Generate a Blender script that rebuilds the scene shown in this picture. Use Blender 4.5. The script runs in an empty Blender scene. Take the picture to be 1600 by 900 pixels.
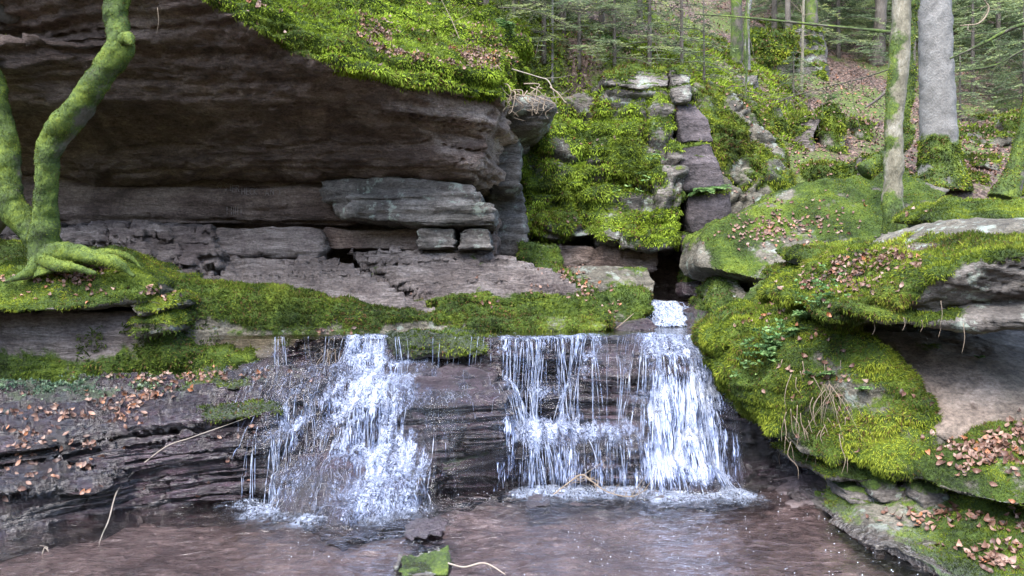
import bpy, bmesh, math, random
import numpy as np
from mathutils import Vector
from mathutils.bvhtree import BVHTree

# ------------------------------------------------------------------ camera, light, exposure
S = bpy.context.scene
COL = S.collection
F, CZ = 1232.0, 1.8
cam = bpy.data.cameras.new("camera"); cam_ob = bpy.data.objects.new("camera", cam); COL.objects.link(cam_ob)
cam.sensor_width = 36; cam.lens = 36*F/1600; cam.clip_start = .05; cam.clip_end = 600
cam_ob.location = (0, 0, CZ); cam_ob.rotation_euler = (math.radians(90), 0, 0)
S.camera = cam_ob
SUN_EL, SUN_AZ = math.radians(58), math.radians(200)     # azimuth clockwise from +Y
W = bpy.data.worlds.new("World"); S.world = W; W.use_nodes = True
wn = W.node_tree.nodes; wl = W.node_tree.links
sky = wn.new('ShaderNodeTexSky'); sky.sky_type = 'NISHITA'; sky.sun_disc = False
sky.sun_elevation = SUN_EL; sky.sun_rotation = SUN_AZ; sky.air_density = 1.0; sky.dust_density = 2.0; sky.ozone_density = 1.2
wl.new(sky.outputs[0], wn['Background'].inputs[0]); wn['Background'].inputs[1].default_value = 0.15
sun = bpy.data.lights.new("sun", 'SUN'); sun.energy = 1.5; sun.angle = math.radians(50); sun.color = (1, .97, .93)
so = bpy.data.objects.new("sun", sun); COL.objects.link(so)
sd = Vector((math.sin(SUN_AZ)*math.cos(SUN_EL), math.cos(SUN_AZ)*math.cos(SUN_EL), math.sin(SUN_EL)))
so.rotation_euler = sd.to_track_quat('Z', 'Y').to_euler()
S.view_settings.view_transform = 'Standard'; S.view_settings.look = 'None'
S.view_settings.exposure = 2.5; S.view_settings.gamma = 1.0
S.render.engine = 'CYCLES'
S.cycles.max_bounces = 6; S.cycles.transparent_max_bounces = 12; S.cycles.caustics_reflective = False; S.cycles.caustics_refractive = False
S.cycles.use_denoising = True

RNG = np.random.default_rng(7)
random.seed(5)

def P(px, py, Y):
    return np.array([(px-800)/F*Y, Y, CZ-(py-450)/F*Y])
def proj(p):
    p = np.atleast_2d(p); y = np.maximum(p[:, 1], .1)
    return 800+p[:, 0]/y*F, 450-(p[:, 2]-CZ)/y*F

# ------------------------------------------------------------------ noise
def _h(ix, iy, iz, s):
    h = (ix.astype(np.uint32)*np.uint32(374761393)) ^ (iy.astype(np.uint32)*np.uint32(668265263)) ^ (iz.astype(np.uint32)*np.uint32(2147483647-97)) ^ np.uint32((s*1274126177) & 0xffffffff)
    h = (h ^ (h >> np.uint32(13)))*np.uint32(1274126177)
    h = (h ^ (h >> np.uint32(16)))*np.uint32(2246822519)
    h ^= h >> np.uint32(15)
    return h.astype(np.float64)/4294967295.0
def vn(p, s=0):
    i = np.floor(p).astype(np.int64); f = p-i; f = f*f*f*(f*(f*6-15)+10)
    x, y, z = i[:, 0], i[:, 1], i[:, 2]; fx, fy, fz = f[:, 0], f[:, 1], f[:, 2]
    r = 0
    for dx in (0, 1):
        wx = fx if dx else 1-fx
        for dy in (0, 1):
            wy = fy if dy else 1-fy
            for dz in (0, 1):
                wz = fz if dz else 1-fz
                r = r+wx*wy*wz*_h(x+dx, y+dy, z+dz, s)
    return r*2-1
def fbm(p, sc=1, o=4, s=0, g=.5, st=(1, 1, 1)):
    q = p*(np.array(st)*sc); r = 0; a = 1; n = 0
    for k in range(o):
        r = r+a*vn(q+17.3*k, s+k*11); n += a; a *= g; q = q*2.03
    return r/n*1.6
def ridge(p, sc=1, o=3, s=0, st=(1, 1, 1)):
    q = p*(np.array(st)*sc); r = 0; a = 1; n = 0
    for k in range(o):
        r = r+a*(1-np.abs(vn(q+9.1*k, s+k*7))*2); n += a; a *= .5; q = q*2.1
    return r/n
def cells(p, s=0):
    """distance to the nearest block border (F2-F1) and the block's random number"""
    i = np.floor(p).astype(np.int64); f1 = np.full(len(p), 9.); f2 = np.full(len(p), 9.); c = np.zeros(len(p))
    for dx in (-1, 0, 1):
        for dy in (-1, 0, 1):
            for dz in (-1, 0, 1):
                q = i+np.array([dx, dy, dz]); a, b, d = q.T
                o = np.stack([_h(a, b, d, s+1), _h(a, b, d, s+2), _h(a, b, d, s+3)], 1)
                dd = np.max(np.abs(q+.15+.7*o-p), 1)
                cid = _h(a, b, d, s+4)
                nw = dd < f1
                f2 = np.where(nw, f1, np.minimum(f2, dd)); c = np.where(nw, cid, c); f1 = np.where(nw, dd, f1)
    return f2-f1, c
sst = lambda a, b, x: (lambda t: t*t*(3-2*t))(np.clip((x-a)/(b-a), 0, 1))
def strata(z, s, h=.12, soft=.25):
    """layered profile: each bed sticks out by its own amount, with narrow partings"""
    zz = z[:, None]*np.array([[0, 0, 1]])
    q = z/h+.9*vn(zz*2.2/h*.3+3, s+5)
    i = np.floor(q).astype(np.int64); f = q-i
    a = _h(i, i*0, i*0, s); b = _h(i+1, i*0, i*0, s); c = _h(i-1, i*0, i*0, s)
    v = a+(b-a)*sst(1-soft, 1, f)
    part = np.minimum(f, 1-f)
    return v-.5-.45*(1-sst(0, .12, part))*(a > .35)

# ------------------------------------------------------------------ mesh helpers
def mesh_np(name, v, f, smooth=True, attrs=None):
    me = bpy.data.meshes.new(name); v = np.asarray(v, np.float32); f = np.asarray(f, np.int32)
    me.vertices.add(len(v)); me.vertices.foreach_set('co', v.ravel())
    k = f.shape[1]; me.loops.add(f.size); me.loops.foreach_set('vertex_index', f.ravel())
    me.polygons.add(len(f)); me.polygons.foreach_set('loop_start', np.arange(0, f.size, k, dtype=np.int32))
    me.polygons.foreach_set('loop_total', np.full(len(f), k, np.int32))
    me.polygons.foreach_set('use_smooth', np.full(len(f), smooth))
    me.update(calc_edges=True)
    for n, a in (attrs or {}).items(): set_attr(me, n, a)
    return me
def set_attr(me, n, a):
    at = me.attributes.new(n, 'FLOAT', 'POINT'); at.data.foreach_set('value', np.asarray(a, np.float32))
def getv(me):
    a = np.empty(len(me.vertices)*3, np.float32); me.vertices.foreach_get('co', a); return a.reshape(-1, 3).astype(np.float64)
def getn(me):
    a = np.empty(len(me.vertices)*3, np.float32); me.vertex_normals.foreach_get('vector', a); return a.reshape(-1, 3).astype(np.float64)
def getf(me):
    n = len(me.loops); a = np.empty(n, np.int32); me.loops.foreach_get('vertex_index', a)
    t = np.empty(len(me.polygons), np.int32); me.polygons.foreach_get('loop_total', t)
    return a.reshape(-1, 4) if (t == 4).all() else None
def link(name, me, mat, parent=None, origin=None):
    o = bpy.data.objects.new(name, me); COL.objects.link(o)
    if mat: me.materials.append(mat)
    if parent is not None:
        o.parent = parent
        off = Vector((0, 0, 0)); q_ = parent
        while q_: off += q_.location; q_ = q_.parent
        me.transform(__import__('mathutils').Matrix.Translation(-off))
    else:
        if origin is None:
            v = getv(me); origin = ((v[:, 0].min()+v[:, 0].max())/2, (v[:, 1].min()+v[:, 1].max())/2, v[:, 2].min())
        me.transform(__import__('mathutils').Matrix.Translation(-Vector(origin))); o.location = origin
    return o
def tag(o, label=None, cat=None, group=None, kind=None):
    if label: o['label'] = label
    if cat: o['category'] = cat
    if group: o['group'] = group
    if kind: o['kind'] = kind
    return o
def empty(name, loc, label, cat, group=None):
    o = bpy.data.objects.new(name, None); COL.objects.link(o); o.location = loc; o.empty_display_size = .1
    return tag(o, label, cat, group)

# ------------------------------------------------------------------ materials
class M:
    def __init__(s, name):
        s.m = bpy.data.materials.new(name); s.m.use_nodes = True; s.t = s.m.node_tree; s.b = s.t.nodes['Principled BSDF']; s.out = s.t.nodes['Material Output']
    def n(s, typ, ins=None, **pr):
        nd = s.t.nodes.new('ShaderNode'+typ)
        for k, v in pr.items(): setattr(nd, k, v)
        for k, v in (ins or {}).items():
            if isinstance(v, bpy.types.NodeSocket): s.t.links.new(v, nd.inputs[k])
            else: nd.inputs[k].default_value = v
        return nd
    def set(s, **k):
        for a, v in k.items():
            a = a.replace('_', ' ')
            if isinstance(v, bpy.types.NodeSocket): s.t.links.new(v, s.b.inputs[a])
            else: s.b.inputs[a].default_value = v
    def noise(s, vec, sc, d=4, r=.55, dist=0):
        return s.n('TexNoise', {'Vector': vec, 'Scale': sc, 'Detail': d, 'Roughness': r, 'Distortion': dist}).outputs[0]
    def ramp(s, f, stops, interp='LINEAR'):
        r = s.n('ValToRGB', {0: f}); e = r.color_ramp.elements; r.color_ramp.interpolation = interp
        while len(e) < len(stops): e.new(.5)
        for k, (p, c) in enumerate(stops):
            e[k].position = p; e[k].color = (c, c, c, 1) if not hasattr(c, '__len__') else (*c, 1)
        return r.outputs[0]
    def mix(s, f, a, b, bt='MIX'):
        nd = s.n('Mix', data_type='RGBA', blend_type=bt)
        for k, v in ((0, f), (6, a), (7, b)):
            if isinstance(v, bpy.types.NodeSocket): s.t.links.new(v, nd.inputs[k])
            else: nd.inputs[k].default_value = (*v, 1) if hasattr(v, '__len__') and len(v) == 3 else v
        return nd.outputs[2]
    def math(s, op, a, b=0., c=None, clamp=False):
        nd = s.n('Math', operation=op, use_clamp=clamp)
        for k, v in enumerate((a, b) if c is None else (a, b, c)):
            if isinstance(v, bpy.types.NodeSocket): s.t.links.new(v, nd.inputs[k])
            else: nd.inputs[k].default_value = v
        return nd.outputs[0]
    def attr(s, n): return s.n('Attribute', attribute_name=n).outputs[2]
    def co(s, sc=(1, 1, 1), rot=(0, 0, 0), src='Object'):
        tc = s.n('TexCoord').outputs[src]
        return s.n('Mapping', {'Vector': tc, 'Scale': sc, 'Rotation': rot}).outputs[0]

MOSS = [(.012, .022, .004), (.05, .085, .010), (.15, .20, .016)]
def moss_color(m, co, cols=MOSS, big=2.2):
    a = m.noise(co, big, 4, .6); b = m.noise(co, 45, 3, .7)
    f = m.math('MULTIPLY_ADD', b, .75, m.math('MULTIPLY_ADD', a, 1.3, -.55), clamp=True)
    return m.ramp(f, [(.22, cols[0]), (.5, cols[1]), (.85, cols[2])])
def rock_mat(name, c1, c2, c3, st=5., rot=(.03, .06, 0), moss=MOSS, rough=.82, lichen=None, wet_rough=.16, bump=1., grain=1., stain=(.6, .62, .6)):
    m = M(name); co = m.co(); cs = m.co((1, 1, st), rot)
    n1 = m.noise(co, 1.3, 5, .6, .4); n2 = m.noise(cs, 2.2, 8, .65, .3); n3 = m.noise(co, 38, 4, .7); n4 = m.noise(cs, 9, 6, .7)
    f = m.math('ADD', m.math('MULTIPLY', n1, .45), m.math('MULTIPLY', n2, .6), clamp=True)
    c = m.ramp(f, [(.36, c1), (.52, c2), (.68, c3)])
    g = m.ramp(n3, [(.3, .62), (.7, 1.3)]); c = m.mix(grain, c, g, 'MULTIPLY')
    n5 = m.noise(cs, 15, 5, .75, .4); c = m.mix(1., c, m.ramp(n5, [(.32, .55), (.5, 1.), (.68, 1.4)]), 'MULTIPLY')
    c = m.mix(m.ramp(n4, [(.3, 1.), (.42, 0.)]), c, m.mix(1., c, (.5, .46, .44), 'MULTIPLY'))
    sn = m.noise(co, .8, 6, .7, 1.); c = m.mix(m.ramp(sn, [(.5, 0.), (.62, 1.)]), c, m.mix(1., c, stain, 'MULTIPLY'))
    if lichen:
        ln = m.noise(co, 5, 7, .72); c = m.mix(m.ramp(ln, [(.55, 0.), (.62, .8)]), c, lichen)
    c = m.mix(m.attr('pale'), c, m.mix(1., c, (1.75, 1.8, 1.8), 'MULTIPLY'))  # paler rock colour paints in the lit look of the overhang nose
    wet = m.attr('wet'); c = m.mix(wet, c, m.mix(1., c, (.34, .27, .29), 'MULTIPLY'))
    ms = m.attr('moss')
    mf = m.ramp(m.math('ADD', ms, m.math('MULTIPLY_ADD', m.noise(co, 14, 5, .7), .7, -.35)), [(.42, 0.), (.56, 1.)])
    c = m.mix(mf, c, moss_color(m, co, moss))
    # each bump layer is small in metres: beds, pits, moss pile
    h = m.math('ADD', m.math('MULTIPLY', n2, .09*bump), m.math('MULTIPLY', n4, .045*bump))
    h = m.math('ADD', h, m.math('MULTIPLY', n3, .010)); h = m.math('ADD', h, m.math('MULTIPLY', n5, .022*bump))
    wave = m.math('MULTIPLY', m.math('MULTIPLY', m.noise(m.co((1, 1, .45)), 22, 3, .6), wet), .085)
    h = m.math('ADD', h, wave)
    h = m.math('ADD', h, m.math('MULTIPLY', m.math('MULTIPLY', m.noise(co, 70, 2, .8), mf), .03))
    bp = m.n('Bump', {'Strength': .9, 'Distance': 1., 'Height': h}).outputs[0]
    ro = m.mix(wet, (rough,)*3, (wet_rough,)*3); ro = m.mix(mf, ro, (.95, .95, .95))
    m.set(Base_Color=c, Roughness=m.n('RGBToBW', {0: ro}).outputs[0], Normal=bp, Specular_IOR_Level=m.math('MULTIPLY_ADD', wet, .5, .35), Coat_Weight=m.math('MULTIPLY', wet, .65), Coat_Roughness=.07, Coat_IOR=1.55, Coat_Normal=bp)
    return m.m
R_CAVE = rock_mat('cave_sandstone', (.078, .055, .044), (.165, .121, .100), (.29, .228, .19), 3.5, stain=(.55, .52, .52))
R_LEDGE = rock_mat('pink_sandstone', (.07, .056, .052), (.145, .122, .113), (.27, .238, .222), 4.5, stain=(.62, .58, .6))
R_DARK = rock_mat('dark_purple_rock', (.025, .021, .022), (.058, .048, .050), (.12, .10, .105), 1.6)
R_TAN = rock_mat('tan_sandstone', (.09, .07, .055), (.17, .135, .11), (.26, .215, .18), 1.5, bump=.5)
R_GREY = rock_mat('grey_sandstone', (.055, .048, .044), (.125, .112, .10), (.24, .22, .20), 3.2, lichen=(.28, .32, .27))
R_BOUL = rock_mat('boulder_stone', (.05, .045, .036), (.11, .10, .078), (.18, .165, .13), 2, lichen=(.24, .28, .24))
R_WET = rock_mat('wet_streambed_rock', (.026, .016, .021), (.068, .043, .054), (.175, .125, .155), 4, moss=[(.008, .014, .006), (.022, .036, .012), (.05, .07, .02)], bump=1.3)

def blade_mat(name, c0, c1, c2, big=2.0, rough=.9, tr=.25):
    m = M(name); co = m.co(); t = m.attr('tint'); n = m.noise(co, big, 4, .6)
    f = m.math('ADD', m.math('MULTIPLY', t, .6), m.math('MULTIPLY_ADD', n, 1.8, -.68), clamp=True)
    c = m.ramp(f, [(.15, c0), (.5, c1), (.9, c2)])
    c = m.mix(m.math('GREATER_THAN', t, 1.5), c, (.13, .075, .035))
    c = m.mix(1., c, m.ramp(m.noise(co, 1.5, 5, .7, .6), [(.36, (.60, .58, .62)), (.5, (1.02, 1.04, 1.0)), (.66, (1.25, 1.24, 1.0))]), 'MULTIPLY')
    m.set(Base_Color=c, Roughness=rough, Specular_IOR_Level=.15)
    if tr:
        tn = m.n('BsdfTranslucent', {'Color': c}); mx = m.n('MixShader', {0: tr, 1: m.b.outputs[0], 2: tn.outputs[0]})
        m.t.links.new(mx.outputs[0], m.out.inputs[0])
    return m.m
B_MOSS = blade_mat('moss_pile', (.022, .036, .006), (.095, .135, .016), (.27, .31, .04))
B_LIT = blade_mat('lit_moss_pile', (.035, .058, .008), (.17, .235, .020), (.33, .44, .06))  # lighter greens put the lit look of rim and cliff moss into the colour
B_MID = blade_mat('mid_moss_pile', (.020, .034, .007), (.07, .105, .015), (.18, .22, .035))  # duller, darker green for the low bank and the trunks
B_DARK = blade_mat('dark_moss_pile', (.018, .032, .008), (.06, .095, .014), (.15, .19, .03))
B_FIR = blade_mat('fir_needles', (.07, .10, .055), (.18, .235, .13), (.36, .40, .18), 1.2)
B_FERN = blade_mat('fern_green', (.04, .09, .03), (.10, .20, .07), (.22, .32, .13))
B_WATERMOSS = blade_mat('pale_liverwort', (.05, .09, .06), (.13, .20, .13), (.26, .33, .22))
def leaf_mat(name='fallen_leaf', k=1.):
    m = M(name); t = m.attr('tint')
    c = m.ramp(t, [(.0, (.030, .016, .012)), (.35, (.095, .043, .027)), (.65, (.145, .076, .050)), (.85, (.22, .15, .118)), (1., (.24, .085, .028))])
    m.set(Base_Color=c, Roughness=.55); return m.m
LEAF = leaf_mat()

# ------------------------------------------------------------------ rock builder
def H(pts, back=1.0, dz=0., dx=0., extra=()):
    a = np.array([P(*p) for p in pts])
    return np.vstack([a, a+np.array([dx, back, dz])]+[np.array([e]) for e in extra])
ROCKS, FUZZ = {}, []
def build_hulls(hulls, vox):
    me = bpy.data.meshes.new('tmp'); bm = bmesh.new()
    for h in hulls:
        vs = [bm.verts.new(p) for p in h]
        g = bmesh.ops.convex_hull(bm, input=vs)
        bmesh.ops.delete(bm, geom=list({v for v in g['geom_interior']+g['geom_unused'] if isinstance(v, bmesh.types.BMVert)}), context='VERTS')
    bmesh.ops.recalc_face_normals(bm, faces=bm.faces); bm.to_mesh(me); bm.free()
    o = bpy.data.objects.new('tmp', me); COL.objects.link(o)
    m = o.modifiers.new('r', 'REMESH'); m.mode = 'VOXEL'; m.voxel_size = vox; m.use_smooth_shade = True
    r = bpy.data.meshes.new_from_object(o.evaluated_get(bpy.context.evaluated_depsgraph_get()))
    bpy.data.objects.remove(o); bpy.data.meshes.remove(me)
    return r
def smooth_v(v, me, it):
    e = np.empty(len(me.edges)*2, np.int32); me.edges.foreach_get('vertices', e); e = e.reshape(-1, 2); n = len(v)
    d = np.bincount(e.ravel(), minlength=n)[:, None]
    for _ in range(it):
        a = np.stack([np.bincount(e[:, 0], v[e[:, 1], k], n)+np.bincount(e[:, 1], v[e[:, 0], k], n) for k in range(3)], 1)/np.maximum(d, 1)
        v = v*.4+a*.6
    return v
def rock(name, hulls, vox, mat, label, cat='rock', group=None, seed=1, strat=(.05, .12, .04), lump=(.06, 1.2), block=None,
         fine=.012, moss=(.5, 0., .9), terr=None, lens=0., wet=None, sm=3, fuzz=None, kind=None, dark=False, warp=0.):
    me = build_hulls(hulls, vox); v = getv(me)
    v = smooth_v(v, me, sm)
    me.vertices.foreach_set('co', v.astype(np.float32).ravel()); me.update(); n = getn(me)
    d = np.zeros(len(v))
    if warp: v = v+warp*np.stack([fbm(v, .9, 3, seed+31), fbm(v, .9, 3, seed+32), fbm(v, .9, 3, seed+33)], 1)
    if lump[0]: d += lump[0]*fbm(v, lump[1], 4, seed)
    side = 1-np.abs(n[:, 2])**3*.75
    if strat[0]:
        z = v[:, 2]+strat[2]*v[:, 0]+.07*fbm(v, .5, 3, seed+3)
        d += strat[0]*strata(z, seed+2, strat[1])*side*(.55+.45*np.clip(1+fbm(v, 1.1, 2, seed+6), 0, 2))
        d += strat[0]*.45*strata(z+.013, seed+9, strat[1]*.31)*side
    if block:
        q = (v+.10*np.stack([fbm(v, 1.6, 2, seed+k) for k in range(3)], 1))/np.array(block[1])+seed*.37
        e, c = cells(q, seed)
        d += block[0]*(c-.5)-block[0]*.9*(1-sst(.0, .09, e))
    if lens: d += lens*(ridge(v, 1.1, 4, seed+60, (.45, .45, 3.2))-.4)*side
    d += fine*fbm(v, 7, 4, seed+5, .6)+fine*.9*(ridge(v, 5, 3, seed+8, (1, 1, 2.5))-.3)
    v = v+n*d[:, None]
    if terr:                                        # thin bedding plates on sloping faces
        tz = (v[:, 2]+strat[2]*v[:, 0]+.05*fbm(v, 1.3, 4, seed+50)+.012*fbm(v, 6, 3, seed+51))/terr[0]; fr_ = tz-np.floor(tz)
        v[:, 2] += (sst(.3, .7, fr_)-fr_)*terr[0]*terr[1]
    me.vertices.foreach_set('co', v.astype(np.float32).ravel()); me.update(); n2 = getn(me)
    nn = n2*.6+n*.4; nn /= np.linalg.norm(nn, axis=1)[:, None]+1e-9
    if moss is None: ms = np.zeros(len(v))
    else:
        if callable(moss): ms = moss(v, nn)
        else: ms = (nn[:, 2]-moss[0])*moss[2]*2+moss[1]+.5
        ms = np.clip(ms+.52*fbm(v, 1.9, 5, seed+20, .6), 0, 1.3)
        lift = sst(.45, .8, ms)
        v = v+n*(lift*(.022+.028*np.clip(fbm(v, 9, 3, seed+4), -1, 1)+.035*fbm(v, 3.5, 2, seed+14)))[:, None]
    wv = np.zeros(len(v)) if wet is None else np.clip(wet(v), 0, 1)
    me.vertices.foreach_set('co', v.astype(np.float32).ravel()); me.update()
    for p in ('moss', 'wet'):
        if p in me.attributes: me.attributes.remove(me.attributes[p])
    set_attr(me, 'moss', ms); set_attr(me, 'wet', wv)
    fa = getf(me); nrm = getn(me)
    o = link(name, me, mat); tag(o, label, cat, group, kind)
    ROCKS[o.name] = (o, v, fa, nrm, ms)
    if fuzz: FUZZ.append((o, v, fa, nrm, ms, fuzz))
    return o
def facing(c):
    d = c-np.array([0, 0, CZ]); return d/np.linalg.norm(d, axis=1)[:, None]
def blades(name, org, dr, nr, L, w, mat, parent, tint, bend=.35, kind=None):
    """one mesh of many small bent kite-shaped blades"""
    n = len(org); dr = dr/(np.linalg.norm(dr, axis=1)[:, None]+1e-9)
    rnd = RNG.normal(size=(n, 3)); sd_ = np.cross(dr, rnd); sd_ /= np.linalg.norm(sd_, axis=1)[:, None]+1e-9
    up = np.cross(sd_, dr)
    L = np.broadcast_to(L, n)[:, None]; w = np.broadcast_to(w, n)[:, None]
    mid = org+dr*L*.5+up*L*bend*.18
    v = np.stack([org, mid+sd_*w*.5, org+dr*L-up*L*bend*.2, mid-sd_*w*.5], 1).reshape(-1, 3)
    f = np.arange(n*4).reshape(-1, 4)
    tri = np.vstack([f[:, [0, 1, 2]], f[:, [0, 2, 3]]])
    me = mesh_np(name, v, tri, False, {'tint': np.repeat(tint, 4)})
    o = link(name, me, mat, parent)
    if kind: o['kind'] = kind
    return o
def tri_data(v, fa):
    a, b, c, d = (v[fa[:, k]] for k in range(4))
    return .5*np.linalg.norm(np.cross(c-a, d-b), axis=1)
def grow(o, v, fa, nrm, ms, p):
    ar = tri_data(v, fa); fm = ms[fa].mean(1); fn = nrm[fa].mean(1); fc = v[fa].mean(1)
    pr = ar*sst(.42, .75, fm)
    pr *= (np.einsum('ij,ij->i', fn, facing(fc)) < .25)
    px, py = proj(fc); inside = (px > -120) & (px < 1720) & (py > -120) & (py < 1000)
    pr *= np.where(inside, 1, .12)
    pr *= np.clip(p.get('ref', 7)/fc[:, 1], .15, 2)**1.6
    tot = pr.sum()*p['dens']; n = int(min(tot, p.get('max', 160000)))
    if n < 5: return
    idx = RNG.choice(len(fa), n, p=pr/pr.sum()); u = RNG.random((n, 2))
    a, b, c, d = (v[fa[idx, k]] for k in range(4))
    pos = (a*(1-u[:, :1])+b*u[:, :1])*(1-u[:, 1:])+(d*(1-u[:, :1])+c*u[:, :1])*u[:, 1:]
    nn = fn[idx]/(np.linalg.norm(fn[idx], axis=1)[:, None]+1e-9)
    steep = 1-np.clip(nn[:, 2], -.2, 1)
    dirv = nn*.75+RNG.normal(size=(n, 3))*.55+np.array([0, 0, -1])*(steep*p.get('droop', .8))[:, None]
    cl = fbm(pos, 6, 3, 77)
    L = p['L']*(.55+.9*RNG.random(n))*(1+.35*cl)*(1+.35*(pos[:, 1]/7-1)); w = p['w']*(.7+.6*RNG.random(n))*np.clip(pos[:, 1]/7, .8, 2.5)
    tint = np.clip(.5+.4*cl+.22*RNG.normal(size=n), 0, 1); br_ = RNG.random(n) < p.get('dry', .10)*np.clip(1+2*fbm(pos, 2.5, 2, 78), 0, 4); tint[br_] = 2.; dirv[br_] += RNG.normal(size=(int(br_.sum()), 3))
    blades('moss', pos-nn*.004, dirv, nn, L, w, p.get('mat', B_MOSS), o, tint)

# ------------------------------------------------------------------ tubes
def spline(pts, n):
    p = np.array(pts, float); q = np.vstack([2*p[0]-p[1], p, 2*p[-1]-p[-2]]); out = []
    t = np.linspace(0, len(p)-1-1e-6, n)
    for u in t:
        i = int(u); f = u-i; a, b, c, d = q[i:i+4]
        out.append(.5*((2*b)+(-a+c)*f+(2*a-5*b+4*c-d)*f*f+(-a+3*b-3*c+d)*f**3))
    return np.array(out)
def tube(pts, rad, seg=10, n=40, noise=0., nsc=4., seed=0, flat=1.):
    c = spline(pts, n); r = np.interp(np.linspace(0, 1, n), np.linspace(0, 1, len(rad)), rad)
    t = np.gradient(c, axis=0); t /= np.linalg.norm(t, axis=1)[:, None]
    ref = np.array([.31, .9, .1]) if abs(t[:, 1]).mean() < .8 else np.array([.1, .2, .95])
    a = np.cross(t, ref); a /= np.linalg.norm(a, axis=1)[:, None]; b = np.cross(t, a)
    th = np.linspace(0, 2*np.pi, seg, endpoint=False)
    dr = a[:, None]*np.cos(th)[None, :, None]+b[:, None]*np.sin(th)[None, :, None]*flat
    v = (c[:, None]+dr*r[:, None, None]).reshape(-1, 3); nr = dr.reshape(-1, 3)
    if noise: v = v+nr*(noise*fbm(v, nsc, 4, seed))[:, None]
    i = np.arange(n-1)[:, None]*seg; j = np.arange(seg)[None]; k = (j+1) % seg
    f = np.stack([i+j, i+k, i+seg+k, i+seg+j], 2).reshape(-1, 4)
    # closed end caps: repeated ring collapsed to the axis
    v = np.vstack([v, c[:1], c[-1:]]); nr = np.vstack([nr, -t[:1], t[-1:]]); m = len(v)
    cap0 = np.stack([np.full(seg, m-2), k[0], j[0]], 1); cap1 = np.stack([np.full(seg, m-1), (n-1)*seg+j[0], (n-1)*seg+k[0]], 1)
    return v, f, nr, np.vstack([cap0, cap1])
def to_tri(f): return np.vstack([f[:, [0, 1, 2]], f[:, [0, 2, 3]]])
class Geo:
    def __init__(s): s.v = []; s.f = []; s.n = 0; s.nr = []
    def tube(s, *a, **k):
        v, f, nr, cp = tube(*a, **k); s.v.append(v); s.nr.append(nr); s.f.append(np.vstack([to_tri(f), cp])+s.n); s.n += len(v); return s
    def add(s, v, f): s.v.append(v); s.f.append(np.asarray(f)+s.n); s.n += len(v); return s
    def build(s, name, mat, parent=None, smooth=True, attrs=None, origin=None):
        v = np.vstack(s.v); me = mesh_np(name, v, np.vstack(s.f), smooth, {k: a(v, np.vstack(s.nr)) for k, a in (attrs or {}).items()})
        return link(name, me, mat, parent, origin)

# ------------------------------------------------------------------ terrain sheets
def rbf(pts, q):
    c = pts[:, :2]; k = lambda a, b: np.linalg.norm(a[:, None]-b[None], axis=2)
    A = k(c, c)+np.eye(len(c))*.02; n = len(c); L = np.hstack([np.ones((n, 1)), c])
    S_ = np.vstack([np.hstack([A, L]), np.hstack([L.T, np.zeros((3, 3))])])
    w = np.linalg.solve(S_, np.concatenate([pts[:, 2], np.zeros(3)])); out = []
    for ch in np.array_split(q, max(1, len(q)//20000)):
        out.append(k(ch, c)@w[:n]+w[n]+ch@w[n+1:])
    return np.concatenate(out)
HC = np.array([P(*a) for a in [(300,-250,10),(640,25,10.8),(400,-150,9.5),(790,62,11),(870,100,11.6),(940,95,12),(1000,85,12.3),(1080,112,12.6),
    (1000,0,15),(800,-40,14),(600,-150,14),(1120,140,14),(1150,190,13.2),(1170,330,12.4),(1230,270,12.6),(1250,190,15),(1300,292,12),(1400,285,11.8),(1460,278,12),
    (1350,205,14.5),(1500,270,13),(1600,300,12.5),(1550,185,16),(1600,110,19),(1450,90,20),(1300,60,20),(1200,60,18),(1500,-50,28),(1200,-60,26),
    (900,-170,25),(500,-300,25),(1800,260,13),(2000,150,18),(1700,-50,28),(0,-420,12),(-500,-420,14),(2600,100,18),
    (1400,-300,45),(600,-420,45),(2200,-250,45),(-600,-500,45)]])
def hill_z(x, y):
    q = np.stack([x, y], 1); z = rbf(HC, q)
    p3 = np.stack([x, y, x*0], 1)
    return z+.16*fbm(p3, .55, 4, 3)+.06*fbm(p3, 2.2, 3, 8)
def grid(nx, ny, fx):
    u, v = np.meshgrid(np.linspace(0, 1, nx), np.linspace(0, 1, ny)); p = fx(u.ravel(), v.ravel())
    i = np.arange(ny-1)[:, None]*nx+np.arange(nx-1)[None]; f = np.stack([i, i+1, i+nx+1, i+nx], 2).reshape(-1, 4)
    return p, f
def hillf(u, v):
    y0 = np.interp(-16+40*u, [-16, -.3, .1, 2.6, 3.4, 4.5, 24], [11.8, 11.8, 12.3, 12.3, 12.3, 11.2, 10.8]); y = y0+(50-y0)*v**2.2
    x = -16+40*u; x = x*(1+v**2.2*.9)
    z = hill_z(x, y); z = np.where(v == 0, -.6, z)
    return np.stack([x, y, z], 1)
p, f = grid(520, 420, hillf)
hill = mesh_np('hillside', p, f)
mh = M('forest_floor'); co = mh.co()
a = mh.noise(co, .9, 5, .6); b = mh.noise(co, 24, 4, .75); v_ = mh.n('TexVoronoi', {'Vector': co, 'Scale': 26.}).outputs[1]
lf = mh.ramp(mh.n('RGBToBW', {0: v_}).outputs[0], [(.1, (.035, .022, .017)), (.45, (.09, .055, .042)), (.7, (.16, .105, .085)), (.95, (.24, .18, .155))])
gs = mh.ramp(b, [(.35, (.03, .045, .008)), (.7, (.14, .19, .03))])
sel = mh.math('ADD', mh.math('MULTIPLY', a, .8), mh.math('MULTIPLY', b, .25))
c = mh.mix(mh.ramp(sel, [(.51, 0.), (.57, 1.)]), lf, gs); c = mh.mix(mh.ramp(mh.attr('moss'), [(.45, 0.), (.6, 1.)]), c, gs)
c = mh.mix(mh.ramp(b, [(.3, .55), (.5, 0.)]), c, (.03, .022, .016))
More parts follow.
